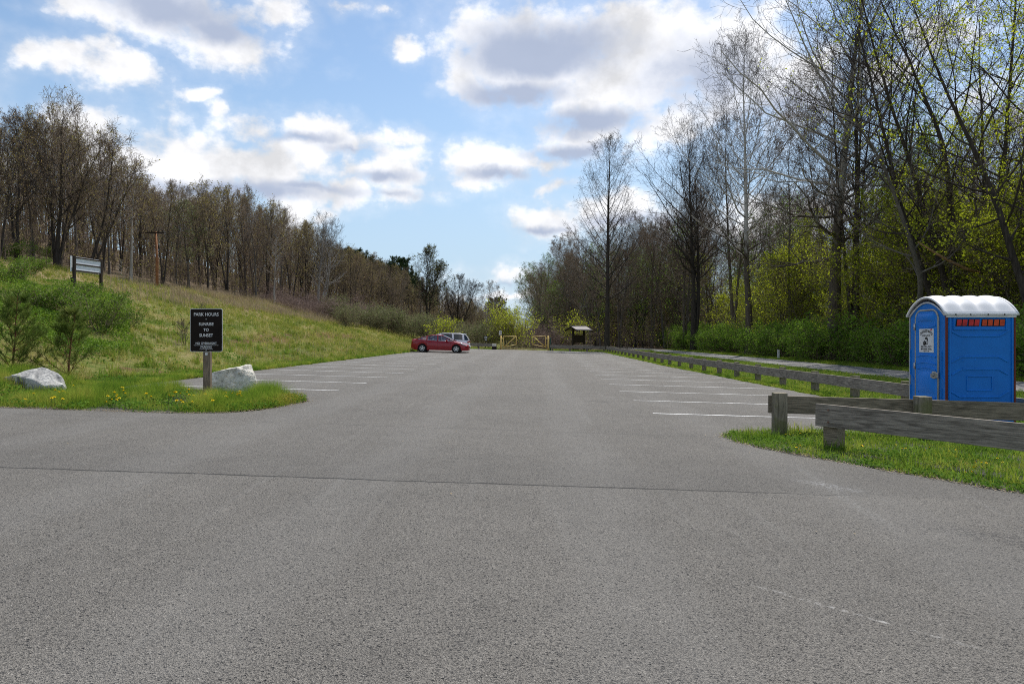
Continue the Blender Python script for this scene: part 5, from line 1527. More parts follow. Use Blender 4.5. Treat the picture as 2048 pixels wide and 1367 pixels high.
def cars():
    x0 = (824.5 - 1024) * 57.2 / F; x1 = (939 - 1024) * 57.2 / F
    sp = dict(L=4.80, w=1.83, paint='car_red', r=.335, axles=(.98, 3.79), sill=.20, under=(.34, .22), spokes=5, glass='glass', cabin_w=.93,
              top=[(0, .70), (.03, .86), (.10, 1.02), (.5, 1.07), (1.2, 1.03), (2.2, .98), (3.3, .95), (3.8, .90), (4.25, .82), (4.55, .73), (4.72, .62), (4.80, .48)],
              plan=[(0, .72), (.12, .90), (.5, .97), (1.2, 1), (3.6, 1), (4.2, .95), (4.55, .83), (4.72, .66), (4.8, .5)],
              roof=[(.42, 1.075, .80), (.85, 1.25, .72), (1.3, 1.375, .68), (1.75, 1.44, .67), (2.2, 1.46, .67), (2.65, 1.425, .68), (3.1, 1.25, .74), (3.62, .955, .86)],
              roof_idx=(2, 5), pillars=[(1.35, .10), (2.25, .11)], rake=-.04, mirror=3.0, handles=(1.65, 2.65), doors=(1.35, 2.28, 3.3))
    zg = plane(-6)
    t = thing('parked_car', (x0, 57.2, plane(x0)), 'dark red saloon car parked side-on at the far left of the lot', 'car', rz=math.atan(-CROSS) * 0 + RAD(-2.2))
    t.rotation_euler = (0, RAD(1.43), RAD(-2.2)); sc = (x1 - x0) / 4.8; t.scale = (sc, sc, sc)
    zt, hw = car(t, sp)
    for s in (1, -1):
        mb = MB(); rows = [[(x, -s * hw(x) * q1, z1), (x, -s * (hw(x) * q1 - .002), z2)] for x, z1, z2, q1 in ((4.08, .80, .845, 1.0), (4.3, .70, .80, 1.01), (4.5, .63, .745, 1.02), (4.66, .58, .66, 1.0))]
        mb.grid(rows); mb.shell(.03); mb.build('headlight', MAT['lamp'], t)
        mb = MB(); rows = [[(x, -s * hw(x) * 1.005, z1), (x, -s * hw(x) * .99, z2)] for x, z1, z2 in ((.03, .80, .90), (.15, .82, .97), (.42, .88, 1.0))]
        mb.grid(rows); mb.shell(.03); mb.build('tail_light', MAT['lamp_red'], t)
    mb = MB(); mb.box((4.77, 0, .50), (.06, .85, .16), bev=.02); mb.build('grille', MAT['dark'], t)
    mb = MB(); mb.box((4.79, 0, .56), (.05, .9, .03), bev=.01); mb.build('grille_trim', MAT['chrome'], t)
    mb = MB(); mb.box((.14, 0, 1.075), (.16, 1.3, .03), bev=.01); mb.build('boot_spoiler', MAT['car_red'], t)
    mb = MB()
    for s in (1, -1):
        mb.tube([(x, -s * hw(x) * .935, zt(x) - .003) for x in (.8, 1.3, 2.0, 2.7, 3.3)], .010, 6)
    mb.build('window_trim', MAT['chrome'], t)
    mb = MB(); mb.prism([(1.62, -.02, 1.44), (1.74, -.02, 1.45), (1.66, -.02, 1.51)], (0, .04, 0)); mb.build('aerial_fin', MAT['car_red'], t)
    # white estate car behind, tail to the right
    xr = (939.5 - 1024) * 60.4 / F
    sp = dict(L=5.1, w=1.92, paint='car_white', r=.39, axles=(1.02, 4.06), sill=.28, under=(.40, .30), spokes=6, glass='glass_dark', cabin_w=.93,
              top=[(0, .62), (.04, 1.05), (.12, 1.17), (1.0, 1.20), (2.5, 1.16), (3.7, 1.12), (4.2, 1.08), (4.7, 1.0), (5.0, .86), (5.1, .6)],
              plan=[(0, .88), (.15, .95), (.6, 1), (4.2, 1), (4.7, .93), (5.0, .78), (5.1, .62)],
              roof=[(.06, 1.19, .88), (.22, 1.55, .80), (.42, 1.76, .76), (1.0, 1.82, .75), (2.0, 1.83, .75), (2.7, 1.78, .76), (3.2, 1.52, .80), (3.75, 1.13, .88)],
              roof_idx=(2, 5), pillars=[(.55, .16), (1.45, .14), (2.5, .12)], rake=.06, mirror=3.15, handles=(1.75, 2.75), doors=(1.3, 2.5, 3.5))
    t = thing('parked_car', (xr, 60.4, plane(xr)), 'white sport utility car parked behind the red saloon, tail towards the gate', 'car')
    t.rotation_euler = (0, RAD(-1.43), RAD(180 + 1.5)); t.scale = (1, 1, .89)
    zt, hw = car(t, sp)
    for s in (1, -1):
        mb = MB(); mb.box((.10, -s * .86, 1.02), (.22, .20, .15), bev=.03); mb.build('tail_light', MAT['lamp_red'], t)
        mb = MB(); mb.box((4.85, -s * .70, .86), (.25, .25, .12), bev=.04); mb.build('headlight', MAT['lamp'], t)
        mb = MB(); mb.tube([(.8, -s * .62, 1.80), (.9, -s * .62, 1.845), (2.4, -s * .62, 1.845), (2.5, -s * .62, 1.79)], .014, 8); mb.build('roof_rail', MAT['steel'], t)
    mb = MB(); mb.box((.02, 0, .55), (.14, 1.7, .22), bev=.05); mb.build('bumper', MAT['car_white'], t)
    mb = MB(); mb.box((.47, 0, 1.785), (.30, 1.30, .04), bev=.012); mb.build('roof_spoiler', MAT['car_white'], t)
    mb = MB(); mb.box((.015, 0, .86), (.03, .5, .12), bev=.005); mb.build('number_plate', MAT['sign_white'], t)
# ---------------------------------------------------------------- trees and shrubs
def put(o, x, y, rz=None, s=1.0, dz=0.0):
    o.location = (x, y, G(x, y) + dz)
    if rz is not None: o.rotation_euler = (0, 0, rz)
    o.scale = (s, s, s)
    return o

def right_side():
    # named trees along the trail, from the far end of the lot towards the camera
    def X(px, Y): return (px - 1024) * Y / F
    t = make_tree('sycamore_tree', 21, 25.0, .34, 'tall bare narrow crowned sycamore standing clear at the far corner of the lot', bark='bark_dark', twig='twig_dark', t0=.24, n1=64, len1=.30, ang=(60, 36), trop1=.42, n2=8, len2=.34, n3=4, n4=2, len4=.5, shape='ovate', wig=.010, trop0=.4, rf1=.30, twr=.009, wig1=.06, rt=.015)
    put(t, X(1214, 80), 80)
    # its long pale low limb
    t = make_tree('sycamore_tree', 33, 30.0, .48, 'tallest pale stemmed sycamore, its top out of the picture, behind the green bushes', bark='bark_sycamore', twig='twig_dark', t0=.26, n1=40, len1=.36, ang=(78, 34), trop1=.75, n2=9, len2=.42, n3=4, n4=2, shape='dome', top1=.45, wig=.018, lean=(-.03, 0), rf1=.42, twr=.009, wig1=.13)
    put(t, X(1668, 48), 48)
    t = make_tree('sycamore_tree', 38, 29.0, .36, 'slender bare sycamore with long drooping pale lower limbs beside the trail', bark='bark_sycamore', twig='twig_dark', t0=.30, n1=42, len1=.31, ang=(74, 34), trop1=.8, n2=9, len2=.40, n3=5, n4=3, shape='dome', top1=.3, wig=.016, rf1=.40, twr=.010, wig1=.12)
    put(t, X(1500, 64), 64, 2.0)
    t = make_tree('bare_tree', 45, 25.5, .38, 'twin stemmed dark bare tree with a broad rounded crown beyond the trail bend', bark='bark_dark', twig='twig_dark', stems=((-.02, 0), (.07, .03)), t0=.36, n1=30, len1=.34, ang=(60, 30), trop1=.8, n2=8, len2=.45, n3=5, n4=2, shape='dome', top1=.3, wig=.022, rf1=.5, twr=.011)
    put(t, X(1388, 82), 82)
    t = make_tree('bare_tree', 52, 27.0, .22, 'slim dark many stemmed tree just right of the tallest pale sycamore', bark='bark_dark', twig='twig_dark', stems=((0, 0), (-.13, .03), (.10, .05), (-.05, -.06)), t0=.35, n1=34, len1=.19, ang=(55, 28), n2=7, n3=4, n4=2, wig=.022, shape='dome', twr=.009)
    put(t, X(1712, 47), 47)
    t = make_tree('leafing_tree', 57, 24.0, .27, 'dark forked tree leaning left with scattered young leaves behind the portable toilet', bark='bark_dark', twig='twig_dark', leaf='leaf_maple', stems=((-.04, 0), (-.34, .05), (-.14, -.1)), t0=.30, n1=22, len1=.28, ang=(62, 32), trop1=.6, n2=7, len2=.45, n3=4, n4=2, lper=2, lsize=.12, lspread=.10, lfrac=.30, wig=.045, rf1=.5, twr=.008, lean=(-.04, 0), kink=.08)
    put(t, X(1915, 37), 37)
    t = make_tree('leafing_tree', 61, 25.0, .24, 'tall dark tree with few leaves and an upright crown over the portable toilet', bark='bark_dark', twig='twig_dark', leaf='leaf_maple', stems=((0, 0), (.09, .05)), t0=.32, n1=24, len1=.24, ang=(62, 30), n2=7, n3=4, n4=2, lper=2, lsize=.12, lspread=.10, lfrac=.22, wig=.03, twr=.008)
    put(t, X(1962, 40), 40)
    t = make_tree('leafing_tree', 68, 19.5, .27, 'yellow green leafing maple at the right edge with a heavy leaning trunk', bark='bark_dark', twig='twig_dark', leaf='leaf_bright', stems=((0, .02), (-.24, .05), (-.10, -.08)), t0=.26, n1=22, len1=.32, ang=(68, 34), n2=7, len2=.48, n3=4, n4=3, lper=4, lsize=.135, lspread=.10, lfrac=.6, wig=.04, twr=.007, flat=.25)
    put(t, X(2110, 29.5), 29.5)
    t = make_tree('bare_tree', 73, 17.0, .20, 'crooked grey leaning trunk curving up left of the portable toilet', bark='bark_grey', twig='twig_brown', stems=((-.10, 0),), t0=.30, n1=16, len1=.30, ang=(65, 40), n2=8, n3=4, n4=2, wig=.06, lean=(-.5, 0), kink=.20, twr=.007)
    put(t, X(1862, 37), 37)
    # fallen limb hung between the trunks
    a = Vector((X(1836, 33), 33, 0)); b = Vector((X(1958, 34.5), 34.5, 0))
    z = lambda py, Y: CAMH + (672 - py) * Y / F
    mb = MB(); mb.tube([(a.x, a.y, z(484, 33)), ((a.x * .6 + b.x * .4), 33.6, z(515, 33.6)), ((a.x * .25 + b.x * .75), 34.2, z(535, 34.2)), (b.x, b.y, z(546, 34.5))], [.03, .06, .075, .09], 9)
    tag(mb.build('broken_limb', MAT['litter_bark'], smooth=True), 'broken orange limb hung across the trunks above the toilet', 'branch')
    # understorey of young leafing maples, spreading sprays of leaves
    g = 'young maples leafing out under the tall trees'
    lab = 'young maple with level sprays of yellow green leaves under the tall trees'
    A = make_tree('young_maple', 81, 8.5, .085, lab, group=g, bark='bark_brown', twig='twig_brown', leaf='leaf_maple', stems=((0, 0), (.35, .1), (-.3, .15)), t0=.15, n1=22, len1=.36, ang=(75, 45), trop1=.35, n2=8, len2=.45, n3=4, n4=2, lper=3, lsize=.12, lspread=.07, lfrac=.95, wig=.05, flat=.55, twr=.005, lup=1.0)
    B = make_tree('young_maple', 84, 10.5, .10, lab, group=g, bark='bark_brown', twig='twig_brown', leaf='leaf_maple', stems=((.1, 0), (-.45, -.1)), t0=.15, n1=24, len1=.34, ang=(75, 40), trop1=.35, n2=8, len2=.45, n3=4, n4=2, lper=3, lsize=.115, lspread=.07, lfrac=.6, wig=.06, flat=.5, twr=.005, lup=1.0)
    rr = random.Random(8)
    spots = [(1540, 50, 0), (1590, 47, 1), (1640, 52, 0), (1700, 41, 1), (1735, 46, 0), (1775, 40, 0), (1800, 45, 1), (1840, 43, 0), (1890, 42, 1), (1950, 45, 0), (2010, 37, 0), (2060, 33, 1), (1480, 62, 0), (1440, 70, 1), (1860, 50, 1), (1930, 52, 0), (1985, 46, 1), (2100, 38, 0), (1560, 62, 1), (1620, 66, 0), (2170, 30, 1), (2080, 44, 0)]
    used = set()
    for px, Y, k in spots:
        Y = max(Y * .0 + rr.uniform(24.6, 28.5) / ((px - 1024) / F), 30)
        src = (A, B)[k]; o = src if k not in used else copy_tree(src); used.add(k)
        put(o, X(px, Y), Y, rr.uniform(0, 6.28), rr.uniform(.9, 1.3))
    # dense green bushes along the far side of the trail
    g = 'honeysuckle bushes along the trail'
    lab = 'dense green bush in the low thicket along the far side of the trail'
    bush = [make_shrub('green_bush', 90 + k, 2.5, 2.4, lab, group=g, nst=22, leaf='leaf_green', lper=4, lsize=.12, lspread=.08, n1=10, n2=5, trop=.15, spread=.9, arch=.25, bark='twig_brown') for k in range(2)]
    used = set(); n = 0
    Y = 22.0
    while Y < 100:
        for row in (0, 1):
            k = n % 2; o = bush[k] if k not in used else copy_tree(bush[k]); used.add(k); n += 1
            xx = 21.6 + .02 * (Y - 30) + row * 2.0 + rr.uniform(-.5, .7) - max(0, Y - 70) * .03
            put(o, xx, Y + rr.uniform(-.6, .6), rr.uniform(0, 6.28), rr.uniform(.8, 1.2) * (1.0 if row == 0 else 1.2))
        Y += 2.3 + (Y > 60) * 1.2
    # the wood itself
    ga = 'bare trees of the right hand wood'; gb = 'leafing trees of the right hand wood'
    la = 'slim dark bare tree among the many of the wood beyond the trail'; lb = 'slim tree with a haze of green leaves deep in the wood beyond the trail'
    pro = [make_tree('bare_tree', 101, 21, .20, la, group=ga, bark='bark_dark', twig='twig_dark', t0=.38, n1=30, len1=.22, ang=(55, 30), n2=8, n3=5, n4=2, wig=.025, twr=.011),
           make_tree('bare_tree', 103, 23, .24, la, group=ga, bark='bark_brown', twig='twig_brown', stems=((0, 0), (.12, .06)), t0=.35, n1=28, len1=.27, ang=(60, 32), n2=8, n3=5, n4=2, wig=.03, twr=.011),
           make_tree('bare_tree', 107, 18, .17, la, group=ga, bark='bark_grey', twig='twig_brown', t0=.30, n1=28, len1=.25, ang=(60, 32), n2=8, n3=5, n4=2, wig=.035, twr=.011, lean=(.2, .1)),
           make_tree('leafing_tree', 109, 16, .15, lb, group=gb, bark='bark_dark', twig='twig_dark', leaf='leaf_green', t0=.18, n1=30, len1=.26, ang=(68, 35), n2=8, n3=4, n4=2, lper=2, lsize=.16, lspread=.15, lfrac=.5, wig=.035, flat=.3, twr=.008),
           make_tree('leafing_tree', 113, 14, .14, lb, group=gb, bark='bark_brown', twig='twig_brown', leaf='leaf_shrub', stems=((0, 0), (.2, -.1)), t0=.15, n1=28, len1=.30, ang=(70, 38), n2=8, n3=4, n4=2, lper=2, lsize=.16, lspread=.15, lfrac=.5, wig=.045, flat=.3, twr=.008)]
    used = set(); pts = []
    tries = 0
    while len(pts) < 118 and tries < 20000:
        tries += 1
        Y = 24 + 116 * rr.random() ** 1.15; x = rr.uniform(3, 75)
        lim = 25.5 if Y < 84 else max(3.5, 25.5 - (Y - 84) * 1.5)
        if Y < 62 and rr.random() < .72: continue
        if x < lim or x > .80 * Y + 6: continue
        if 84 <= Y < 90 and x < 12: continue
        md = 3.0 if Y < 84 else 3.3
        if any((x - a) ** 2 + (Y - b) ** 2 < md * md for a, b in pts): continue
        pts.append((x, Y))
    for i, (x, Y) in enumerate(pts):
        k = rr.choices(range(5), (3, 3, 2, 2.6, 2.4))[0]
        if Y > 84 and x < 18: k = rr.choice((1, 2, 2, 3, 4))
        o = pro[k] if k not in used else copy_tree(pro[k]); used.add(k)
        s = rr.uniform(.75, 1.15)
        if Y > 84 and x < 20: s *= .55 + .4 * (x / 20)
        px = 1024 + x / Y * F; hh = (21, 23, 18, 16, 14)[k]
        sk = np.interp(px, [1020, 1060, 1100, 1160, 1250, 1300, 1380], [600, 530, 485, 470, 430, 380, 200]) + rr.uniform(0, 45)
        s = min(s, (CAMH + (672 - sk) * Y / F - G(x, Y)) / (hh * .97))
        put(o, x, Y, rr.uniform(0, 6.28), max(s, .3))
    # the thick corner of the wood beyond the kiosk
    pts2 = list(pts); add = 0; tries = 0
    while add < 60 and tries < 8000:
        tries += 1
        px = rr.uniform(1050, 1400); Y = rr.uniform(88, 150); x = X(px, Y)
        if x < 3.5 + max(0, 96 - Y) * .8 or 15.5 < x < 20.5 and Y < 96: continue
        if any((x - a) ** 2 + (Y - b) ** 2 < 6 for a, b in pts2): continue
        pts2.append((x, Y)); add += 1
        k = rr.choice((1, 2, 2, 3, 4, 4)); o = copy_tree(pro[k]); hh = (21, 23, 18, 16, 14)[k]
        sk = np.interp(px, [1020, 1060, 1100, 1160, 1250, 1300, 1400], [600, 530, 485, 470, 440, 400, 340]) + rr.uniform(0, 70)
        put(o, x, Y, rr.uniform(0, 6.28), max(.3, min(1.1, (CAMH + (672 - sk) * Y / F - G(x, Y)) / (hh * .97))))
    # dim depth of the wood: far stems and twigs nobody could count
    r = np.random.default_rng(77); n = 2600
    xs_ = r.uniform(26, 150, n); ys_ = r.uniform(25, 210, n); k = (xs_ > 34) & (xs_ < .9 * ys_ + 40); xs_, ys_ = xs_[k], ys_[k]
    far_mass('far_wood_right', xs_, ys_, r, 'leaf_green', 'dim mass of far stems and green leaves deep in the right wood', 3, 9, ls=.4)
    n = 800; xs_ = r.uniform(5, 50, n); ys_ = r.uniform(95, 175, n); k = xs_ > np.maximum(6, 30 - (ys_ - 95)); xs_, ys_ = xs_[k], ys_[k]
    far_mass('far_wood_bend', xs_, ys_, r, 'bud_olive', 'brown and olive thicket of trees beyond the kiosk', 4, 11, ls=.3, tw='twig_brown', r0=.8)
    n = 1500; xs_ = r.uniform(4, 60, n); ys_ = r.uniform(34, 150, n); k = (xs_ > np.where(ys_ < 86, 24.5, np.maximum(5, 24.5 - (ys_ - 86) * 1.6))) & (xs_ < .85 * ys_ + 4); xs_, ys_ = xs_[k], ys_[k]
    far_mass('undergrowth_right', xs_, ys_, r, 'leaf_maple', 'tangled green and brown undergrowth between the trees of the right wood', 1.5, 5, ls=.15, tw='twig_brown', r0=.35)

def far_mass(name, xs_, ys_, r, leaf, label, hmin=4, hmax=13, dens=70, ls=.55, tw='twig_dark', r0=1.0, sky=None):
    n = len(xs_); z = ground_np(xs_, ys_)
    h = r.uniform(hmin, hmax, n)
    if sky is not None:
        lim = CAMH + (672 - (np.interp(1024 + xs_ / ys_ * F, *sky) + r.uniform(8, 60, n))) * ys_ / F - z
        h = np.clip(np.minimum(h, lim), .8, None)
    base = np.stack([xs_, ys_, z - .3], 1); lean = r.normal(0, .06, (n, 2))
    P = np.stack([base + np.stack([lean[:, 0] * h * t, lean[:, 1] * h * t, h * t], 1) for t in (0, .35, .7, 1)], 1)
    R = np.stack([np.full(n, .10), np.full(n, .085), np.full(n, .055), np.full(n, .015)], 1) * r.uniform(.6, 1.3, n)[:, None] * r0
    g = Grow(5); g.r = r
    P1, R1 = g.kids(P, R, 9, .15, .98, lambda t, pl: pl * .34 * (1.1 - .5 * t), lambda t: RAD(52) + 0 * t, .3, .5, .14, 4, .5, .018, .5)
    P2, R2 = g.kids(P1, R1, 5, .2, 1, lambda t, pl: pl * .5, lambda t: RAD(45) + 0 * t, .3, .3, .16, 3, .6, .013, .6)
    V, Q = tubes([(P, R, 5), (P1, R1, 3), (P2, R2, 3)])
    parts = [(V, Q, 0)]; mats = [MAT[tw]]
    if leaf:
        lv, lq = leaves(r, P2, 1, ls, .3, frac=.5); parts.append((lv, lq, 1)); mats.append(MAT[leaf])
    V, Q, mi = join(parts)
    tag(link(name, np_mesh(name, V, Q, mats, mi)), label, 'woods', kind='stuff')

def left_side():
    rr = random.Random(19)
    def X(px, Y): return (px - 1024) * Y / F
    z = lambda py, Y: CAMH + (672 - py) * Y / F
    def top_h(px, Y, py): return z(py, Y) - G(X(px, Y), Y)
    # prominent trees
    specs = [('oak_tree', 201, 57, 112, 205, 'large dark spreading oak with sparse bronze buds tallest on the left skyline', dict(bark='bark_dark', twig='twig_brown', leaf='bud_olive', stems=((0, 0), (.16, .05), (-.14, .1)), t0=.30, n1=24, len1=.34, ang=(52, 30), n2=8, n3=4, n4=2, lper=1, lsize=.13, lspread=.08, lfrac=.25, wig=.035, rf1=.5, twr=.010), .19),
             ('oak_tree', 203, 54, 35, 245, 'dark oak with budding twigs at the left edge of the hillside', dict(bark='bark_dark', twig='twig_dark', leaf='bud_rust', stems=((0, 0), (-.12, .05)), t0=.30, n1=22, len1=.32, ang=(52, 30), n2=7, n3=4, n4=2, lper=1, lsize=.13, lspread=.08, lfrac=.25, wig=.035, twr=.010), .16),
             ('oak_tree', 205, 58, 175, 265, 'dark slanting oak leaning right beside the tallest oak on the hillside', dict(bark='bark_dark', twig='twig_brown', leaf='bud_olive', stems=((.20, 0), (.38, .1)), t0=.32, n1=22, len1=.32, ang=(55, 30), n2=7, n3=4, n4=2, lper=1, lsize=.15, lspread=.08, lfrac=.25, wig=.035, twr=.010), .15),
             ('sycamore_tree', 207, 84, 549, 452, 'slim white stemmed sycamore at the edge of the hillside wood', dict(bark='bark_white', twig='twig_brown', t0=.34, n1=22, len1=.24, ang=(62, 36), n2=8, n3=4, n4=2, wig=.03, shape='dome', twr=.010), .15),
             ('sycamore_tree', 211, 94, 636, 432, 'white sycamore with wide forking limbs standing against the sky', dict(bark='bark_white', twig='twig_dark', stems=((.03, 0), (.50, .05), (.20, .1)), t0=.26, n1=18, len1=.32, ang=(46, 28), trop1=.6, n2=8, len2=.46, n3=4, n4=1, wig=.035, rf1=.55, twr=.010), .24),
             ('pole_tree', 213, 62, 262, 318, 'thin bare white snag with a few twigs rising above the hillside wood', dict(bark='bark_white', twig='twig_brown', t0=.45, n1=16, len1=.13, ang=(50, 32), n2=5, n3=3, n4=2, wig=.02, twr=.012), .14),
             ('leafing_tree', 217, 70, 378, 412, 'small tree with ochre green new leaves among grey hillside trees', dict(bark='bark_brown', twig='twig_brown', leaf='leaf_pale', t0=.35, n1=24, len1=.32, ang=(75, 40), n2=8, n3=4, n4=2, lper=2, lsize=.15, lspread=.12, lfrac=.8, wig=.04, flat=.5, twr=.008), .15),
             ('leafing_tree', 219, 140, 853, 503, 'round crowned tree with thin green buds standing alone against the sky', dict(bark='bark_dark', twig='twig_dark', leaf='leaf_pale', stems=((0, 0), (.10, .04)), t0=.30, n1=32, len1=.33, ang=(52, 26), trop1=.6, n2=9, n3=5, n4=2, lper=1, lsize=.28, lspread=.15, lfrac=.35, wig=.025, shape='dome', twr=.016, rt=.02), .30),
             ('bare_tree', 223, 150, 915, 556, 'small dark bare tree with a fan shaped crown right of the round crowned tree', dict(bark='bark_dark', twig='twig_dark', stems=((0, 0), (.3, .04), (-.25, .1)), t0=.22, n1=24, len1=.36, ang=(48, 28), n2=8, n3=5, n4=2, wig=.03, twr=.018, rt=.02), .24),
             ('sycamore_tree', 227, 165, 968, 566, 'spindly pale bare tree low against the sky at the end of the valley', dict(bark='bark_white', twig='twig_brown', stems=((0, 0), (.35, .1)), t0=.25, n1=20, len1=.34, ang=(60, 36), n2=7, n3=4, n4=2, wig=.03, twr=.018, rt=.02), .2)]
    for name, seed, Y, px, ptop, lab, kw, r0 in specs:
        t = make_tree(name, seed, top_h(px, Y, ptop), r0, lab, **kw)
        put(t, X(px, Y), Y)
    # dark pines on the ridge
    g = 'pines on the ridge'
    P = make_pine('pine_tree', 231, 14.5, .22, 'dark evergreen pine on the lower ridge of the wooded hill', 'tree', g, whorls=15, per=4, len1=.30, ang=68, t0=.35, bark='bark_brown', leaf='needle', nlen=.42, nw=.035, nper=16, n2=9, n3=3, trop=.25, gap=.15, dome=True)
    first = True
    for px, Y, pt in [(792, 168, 524), (775, 172, 536), (752, 178, 530), (735, 165, 520), (715, 175, 508), (812, 180, 552), (1000, 240, 600), (830, 190, 565), (700, 160, 505), (780, 158, 560)]:
        o = P if first else copy_tree(P); first = False
        put(o, X(px, Y), Y, rr.uniform(0, 6.28), top_h(px, Y, pt) / 14.5)
    # the hillside wood
    ga = 'budding trees of the hillside wood'; gb = 'bare trees of the hillside wood'
    la = 'brown budding tree among the many of the hillside wood'; lb = 'grey bare tree among the many of the hillside wood'
    pro = [make_tree('oak_tree', 241, 16, .19, la, group=ga, bark='bark_dark', twig='twig_brown', leaf='bud_olive', stems=((0, 0), (.14, .05)), t0=.30, n1=24, len1=.28, ang=(46, 24), trop1=.7, n2=7, n3=4, n4=2, lper=1, lsize=.20, lspread=.12, lfrac=.38, wig=.035, twr=.011),
           make_tree('oak_tree', 243, 15, .17, la, group=ga, bark='bark_brown', twig='twig_brown', leaf='bud_rust', t0=.28, n1=24, len1=.28, ang=(48, 24), trop1=.7, n2=7, n3=4, n4=2, lper=1, lsize=.20, lspread=.12, lfrac=.25, wig=.04, twr=.011),
           make_tree('oak_tree', 245, 17, .18, la, group=ga, bark='bark_dark', twig='twig_brown', leaf='bud_olive', stems=((.12, 0), (-.12, .05)), t0=.32, n1=22, len1=.26, ang=(44, 24), trop1=.7, n2=7, n3=4, n4=2, lper=1, lsize=.19, lspread=.12, lfrac=.4, wig=.04, twr=.011),
           make_tree('bare_tree', 247, 16, .16, lb, group=gb, bark='bark_grey', twig='twig_brown', t0=.34, n1=22, len1=.26, ang=(44, 24), trop1=.7, n2=7, n3=4, n4=2, wig=.03, twr=.011),
           make_tree('bare_tree', 251, 17, .17, lb, group=gb, bark='bark_brown', twig='twig_brown', stems=((0, 0), (.15, .1)), t0=.32, n1=22, len1=.27, ang=(44, 24), trop1=.7, n2=7, n3=4, n4=2, wig=.035, twr=.011)]
    used = set(); pts = []; tries = 0
    while len(pts) < 280 and tries < 60000:
        tries += 1
        Y = rr.uniform(38, 290); x = rr.uniform(-150, 2); f = float(ff(x, Y))
        if f < .3 or f > 62 or rr.random() > (1 - f / 62) ** 1.3 + .04 or (Y > 130 and rr.random() < .45): continue
        if x < -.80 * Y - 4: continue
        if lot_left(Y) - x < 2: continue
        md = 3.0 if f < 9 else 4.6
        if any((x - a) ** 2 + (Y - b) ** 2 < md * md for a, b in pts): continue
        pts.append((x, Y))
    for x, Y in pts:
        k = rr.choices(range(5), (3, 2, 2.5, 1.6, 1.6))[0]
        o = pro[k] if k not in used else copy_tree(pro[k]); used.add(k)
        s = rr.uniform(.66, 1.0)
        px = 1024 + x / Y * F; hh = (16, 15, 17, 16, 17)[k]
        sk = np.interp(px, [0, 100, 170, 220, 330, 400, 480, 560, 620, 700, 800, 900, 1000], [255, 225, 250, 325, 375, 375, 375, 415, 450, 500, 535, 585, 612]) + rr.uniform(0, 30)
        s = min(s * 1.15, (CAMH + (672 - sk) * Y / F - G(x, Y)) / (hh * .97))
        put(o, x, Y, rr.uniform(0, 6.28), max(s, .3))
    r = np.random.default_rng(78); n = 3400
    ys_ = r.uniform(45, 330, n); xs_ = r.uniform(-190, 8, n); f = ff(xs_, ys_); k = (xs_ > -.9 * ys_ - 12) & (f > 10) & (f < 110); xs_, ys_ = xs_[k], ys_[k]
    n2_ = 1500; xu = r.uniform(-90, 0, n2_ * 8); yu = r.uniform(36, 240, n2_ * 8); fu = ff(xu, yu); ku = (fu > .5) & (fu < 40) & (r.random(n2_ * 8) < .5 - fu / 90) & (xu > -.82 * yu - 4); xu, yu = xu[ku], yu[ku]
    far_mass('undergrowth_left', xu, yu, np.random.default_rng(79), 'bud_olive', 'brown and olive brush between the trunks of the hillside wood', 1.2, 4.5, ls=.16, tw='twig_brown', r0=.35)
    far_mass('far_wood_left', xs_, ys_, r, 'bud_olive', 'brown twiggy mass of far trees up the hillside', 5, 14, ls=.22, tw='twig_brown', r0=.8, sky=([0, 100, 170, 220, 330, 400, 480, 560, 620, 700, 800, 900, 1000], [255, 225, 250, 325, 375, 375, 375, 415, 450, 500, 535, 585, 612]))
    n = 420; xs_ = r.uniform(-30, 60, n); ys_ = r.uniform(225, 330, n)
    far_mass('far_wood_end', xs_, ys_, r, 'bud_olive', 'low line of trees closing the far end of the valley', 4, 11, ls=.6, tw='twig_brown')
    # ---- shrubs on and below the bank
    s = make_shrub('bank_shrub', 301, 2.3, 2.6, 'largest bright green leafy shrub on the bank left of the park hours sign', nst=22, leaf='leaf_shrub', lper=3, lsize=.12, lspread=.07, n1=9, n2=5, spread=.8)
    p = hit(200, 662); put(s, p.x, p.y, 0, top_h(200, p.y, 578) / 2.3)
    s2 = make_shrub('bank_shrub', 303, 1.7, 2.6, 'lower leafy green shrub on the bank under the dark framed board', nst=20, leaf='leaf_shrub', lper=3, lsize=.12, lspread=.07, n1=8, n2=5, spread=.9)
    p = hit(120, 632); put(s2, p.x, p.y, 0, .8)
    for px, py, sc, lab in [(60, 625, .65, 'green shrub on the bank behind the taller young pine'), (10, 566, .8, 'rounded green shrub high on the bank at the left edge'), (255, 655, .55, 'small green shrub beside the largest bank shrub'), (165, 602, .6, 'green shrub at the foot of the dark framed board'), (60, 548, .7, 'leafy green shrub left of the dark framed board'), (20, 520, .9, 'tall leafy shrub before the hillside wood at the left edge'), (95, 520, .8, 'leafy shrub at the wood edge behind the dark framed board')]:
        o = copy_tree(s2); o['label'] = lab; p = hit(px, py); put(o, p.x, p.y, rr.uniform(0, 6), sc)
    # two young pines by the white topped boulder
    a = make_pine('young_pine', 311, 2.5, .036, 'taller young pine with open branches behind the white topped boulder', 'pine', whorls=9, per=6, len1=.44, ang=64, t0=.08, nper=40, nlen=.13, nw=.004, n2=5, gap=.12)
    p = at(24, 17.0); put(a, p.x, p.y, 0, (z(582, 17.0) - p.z) / 2.5)
    b = make_pine('young_pine', 313, 2.0, .03, 'shorter young pine right of the taller one on the bank', 'pine', whorls=8, per=6, len1=.50, ang=66, t0=.06, nper=40, nlen=.13, nw=.004, n2=5, gap=.12)
    p = at(137, 17.8); put(b, p.x, p.y, 0, (z(612, 17.8) - p.z) / 2.0)
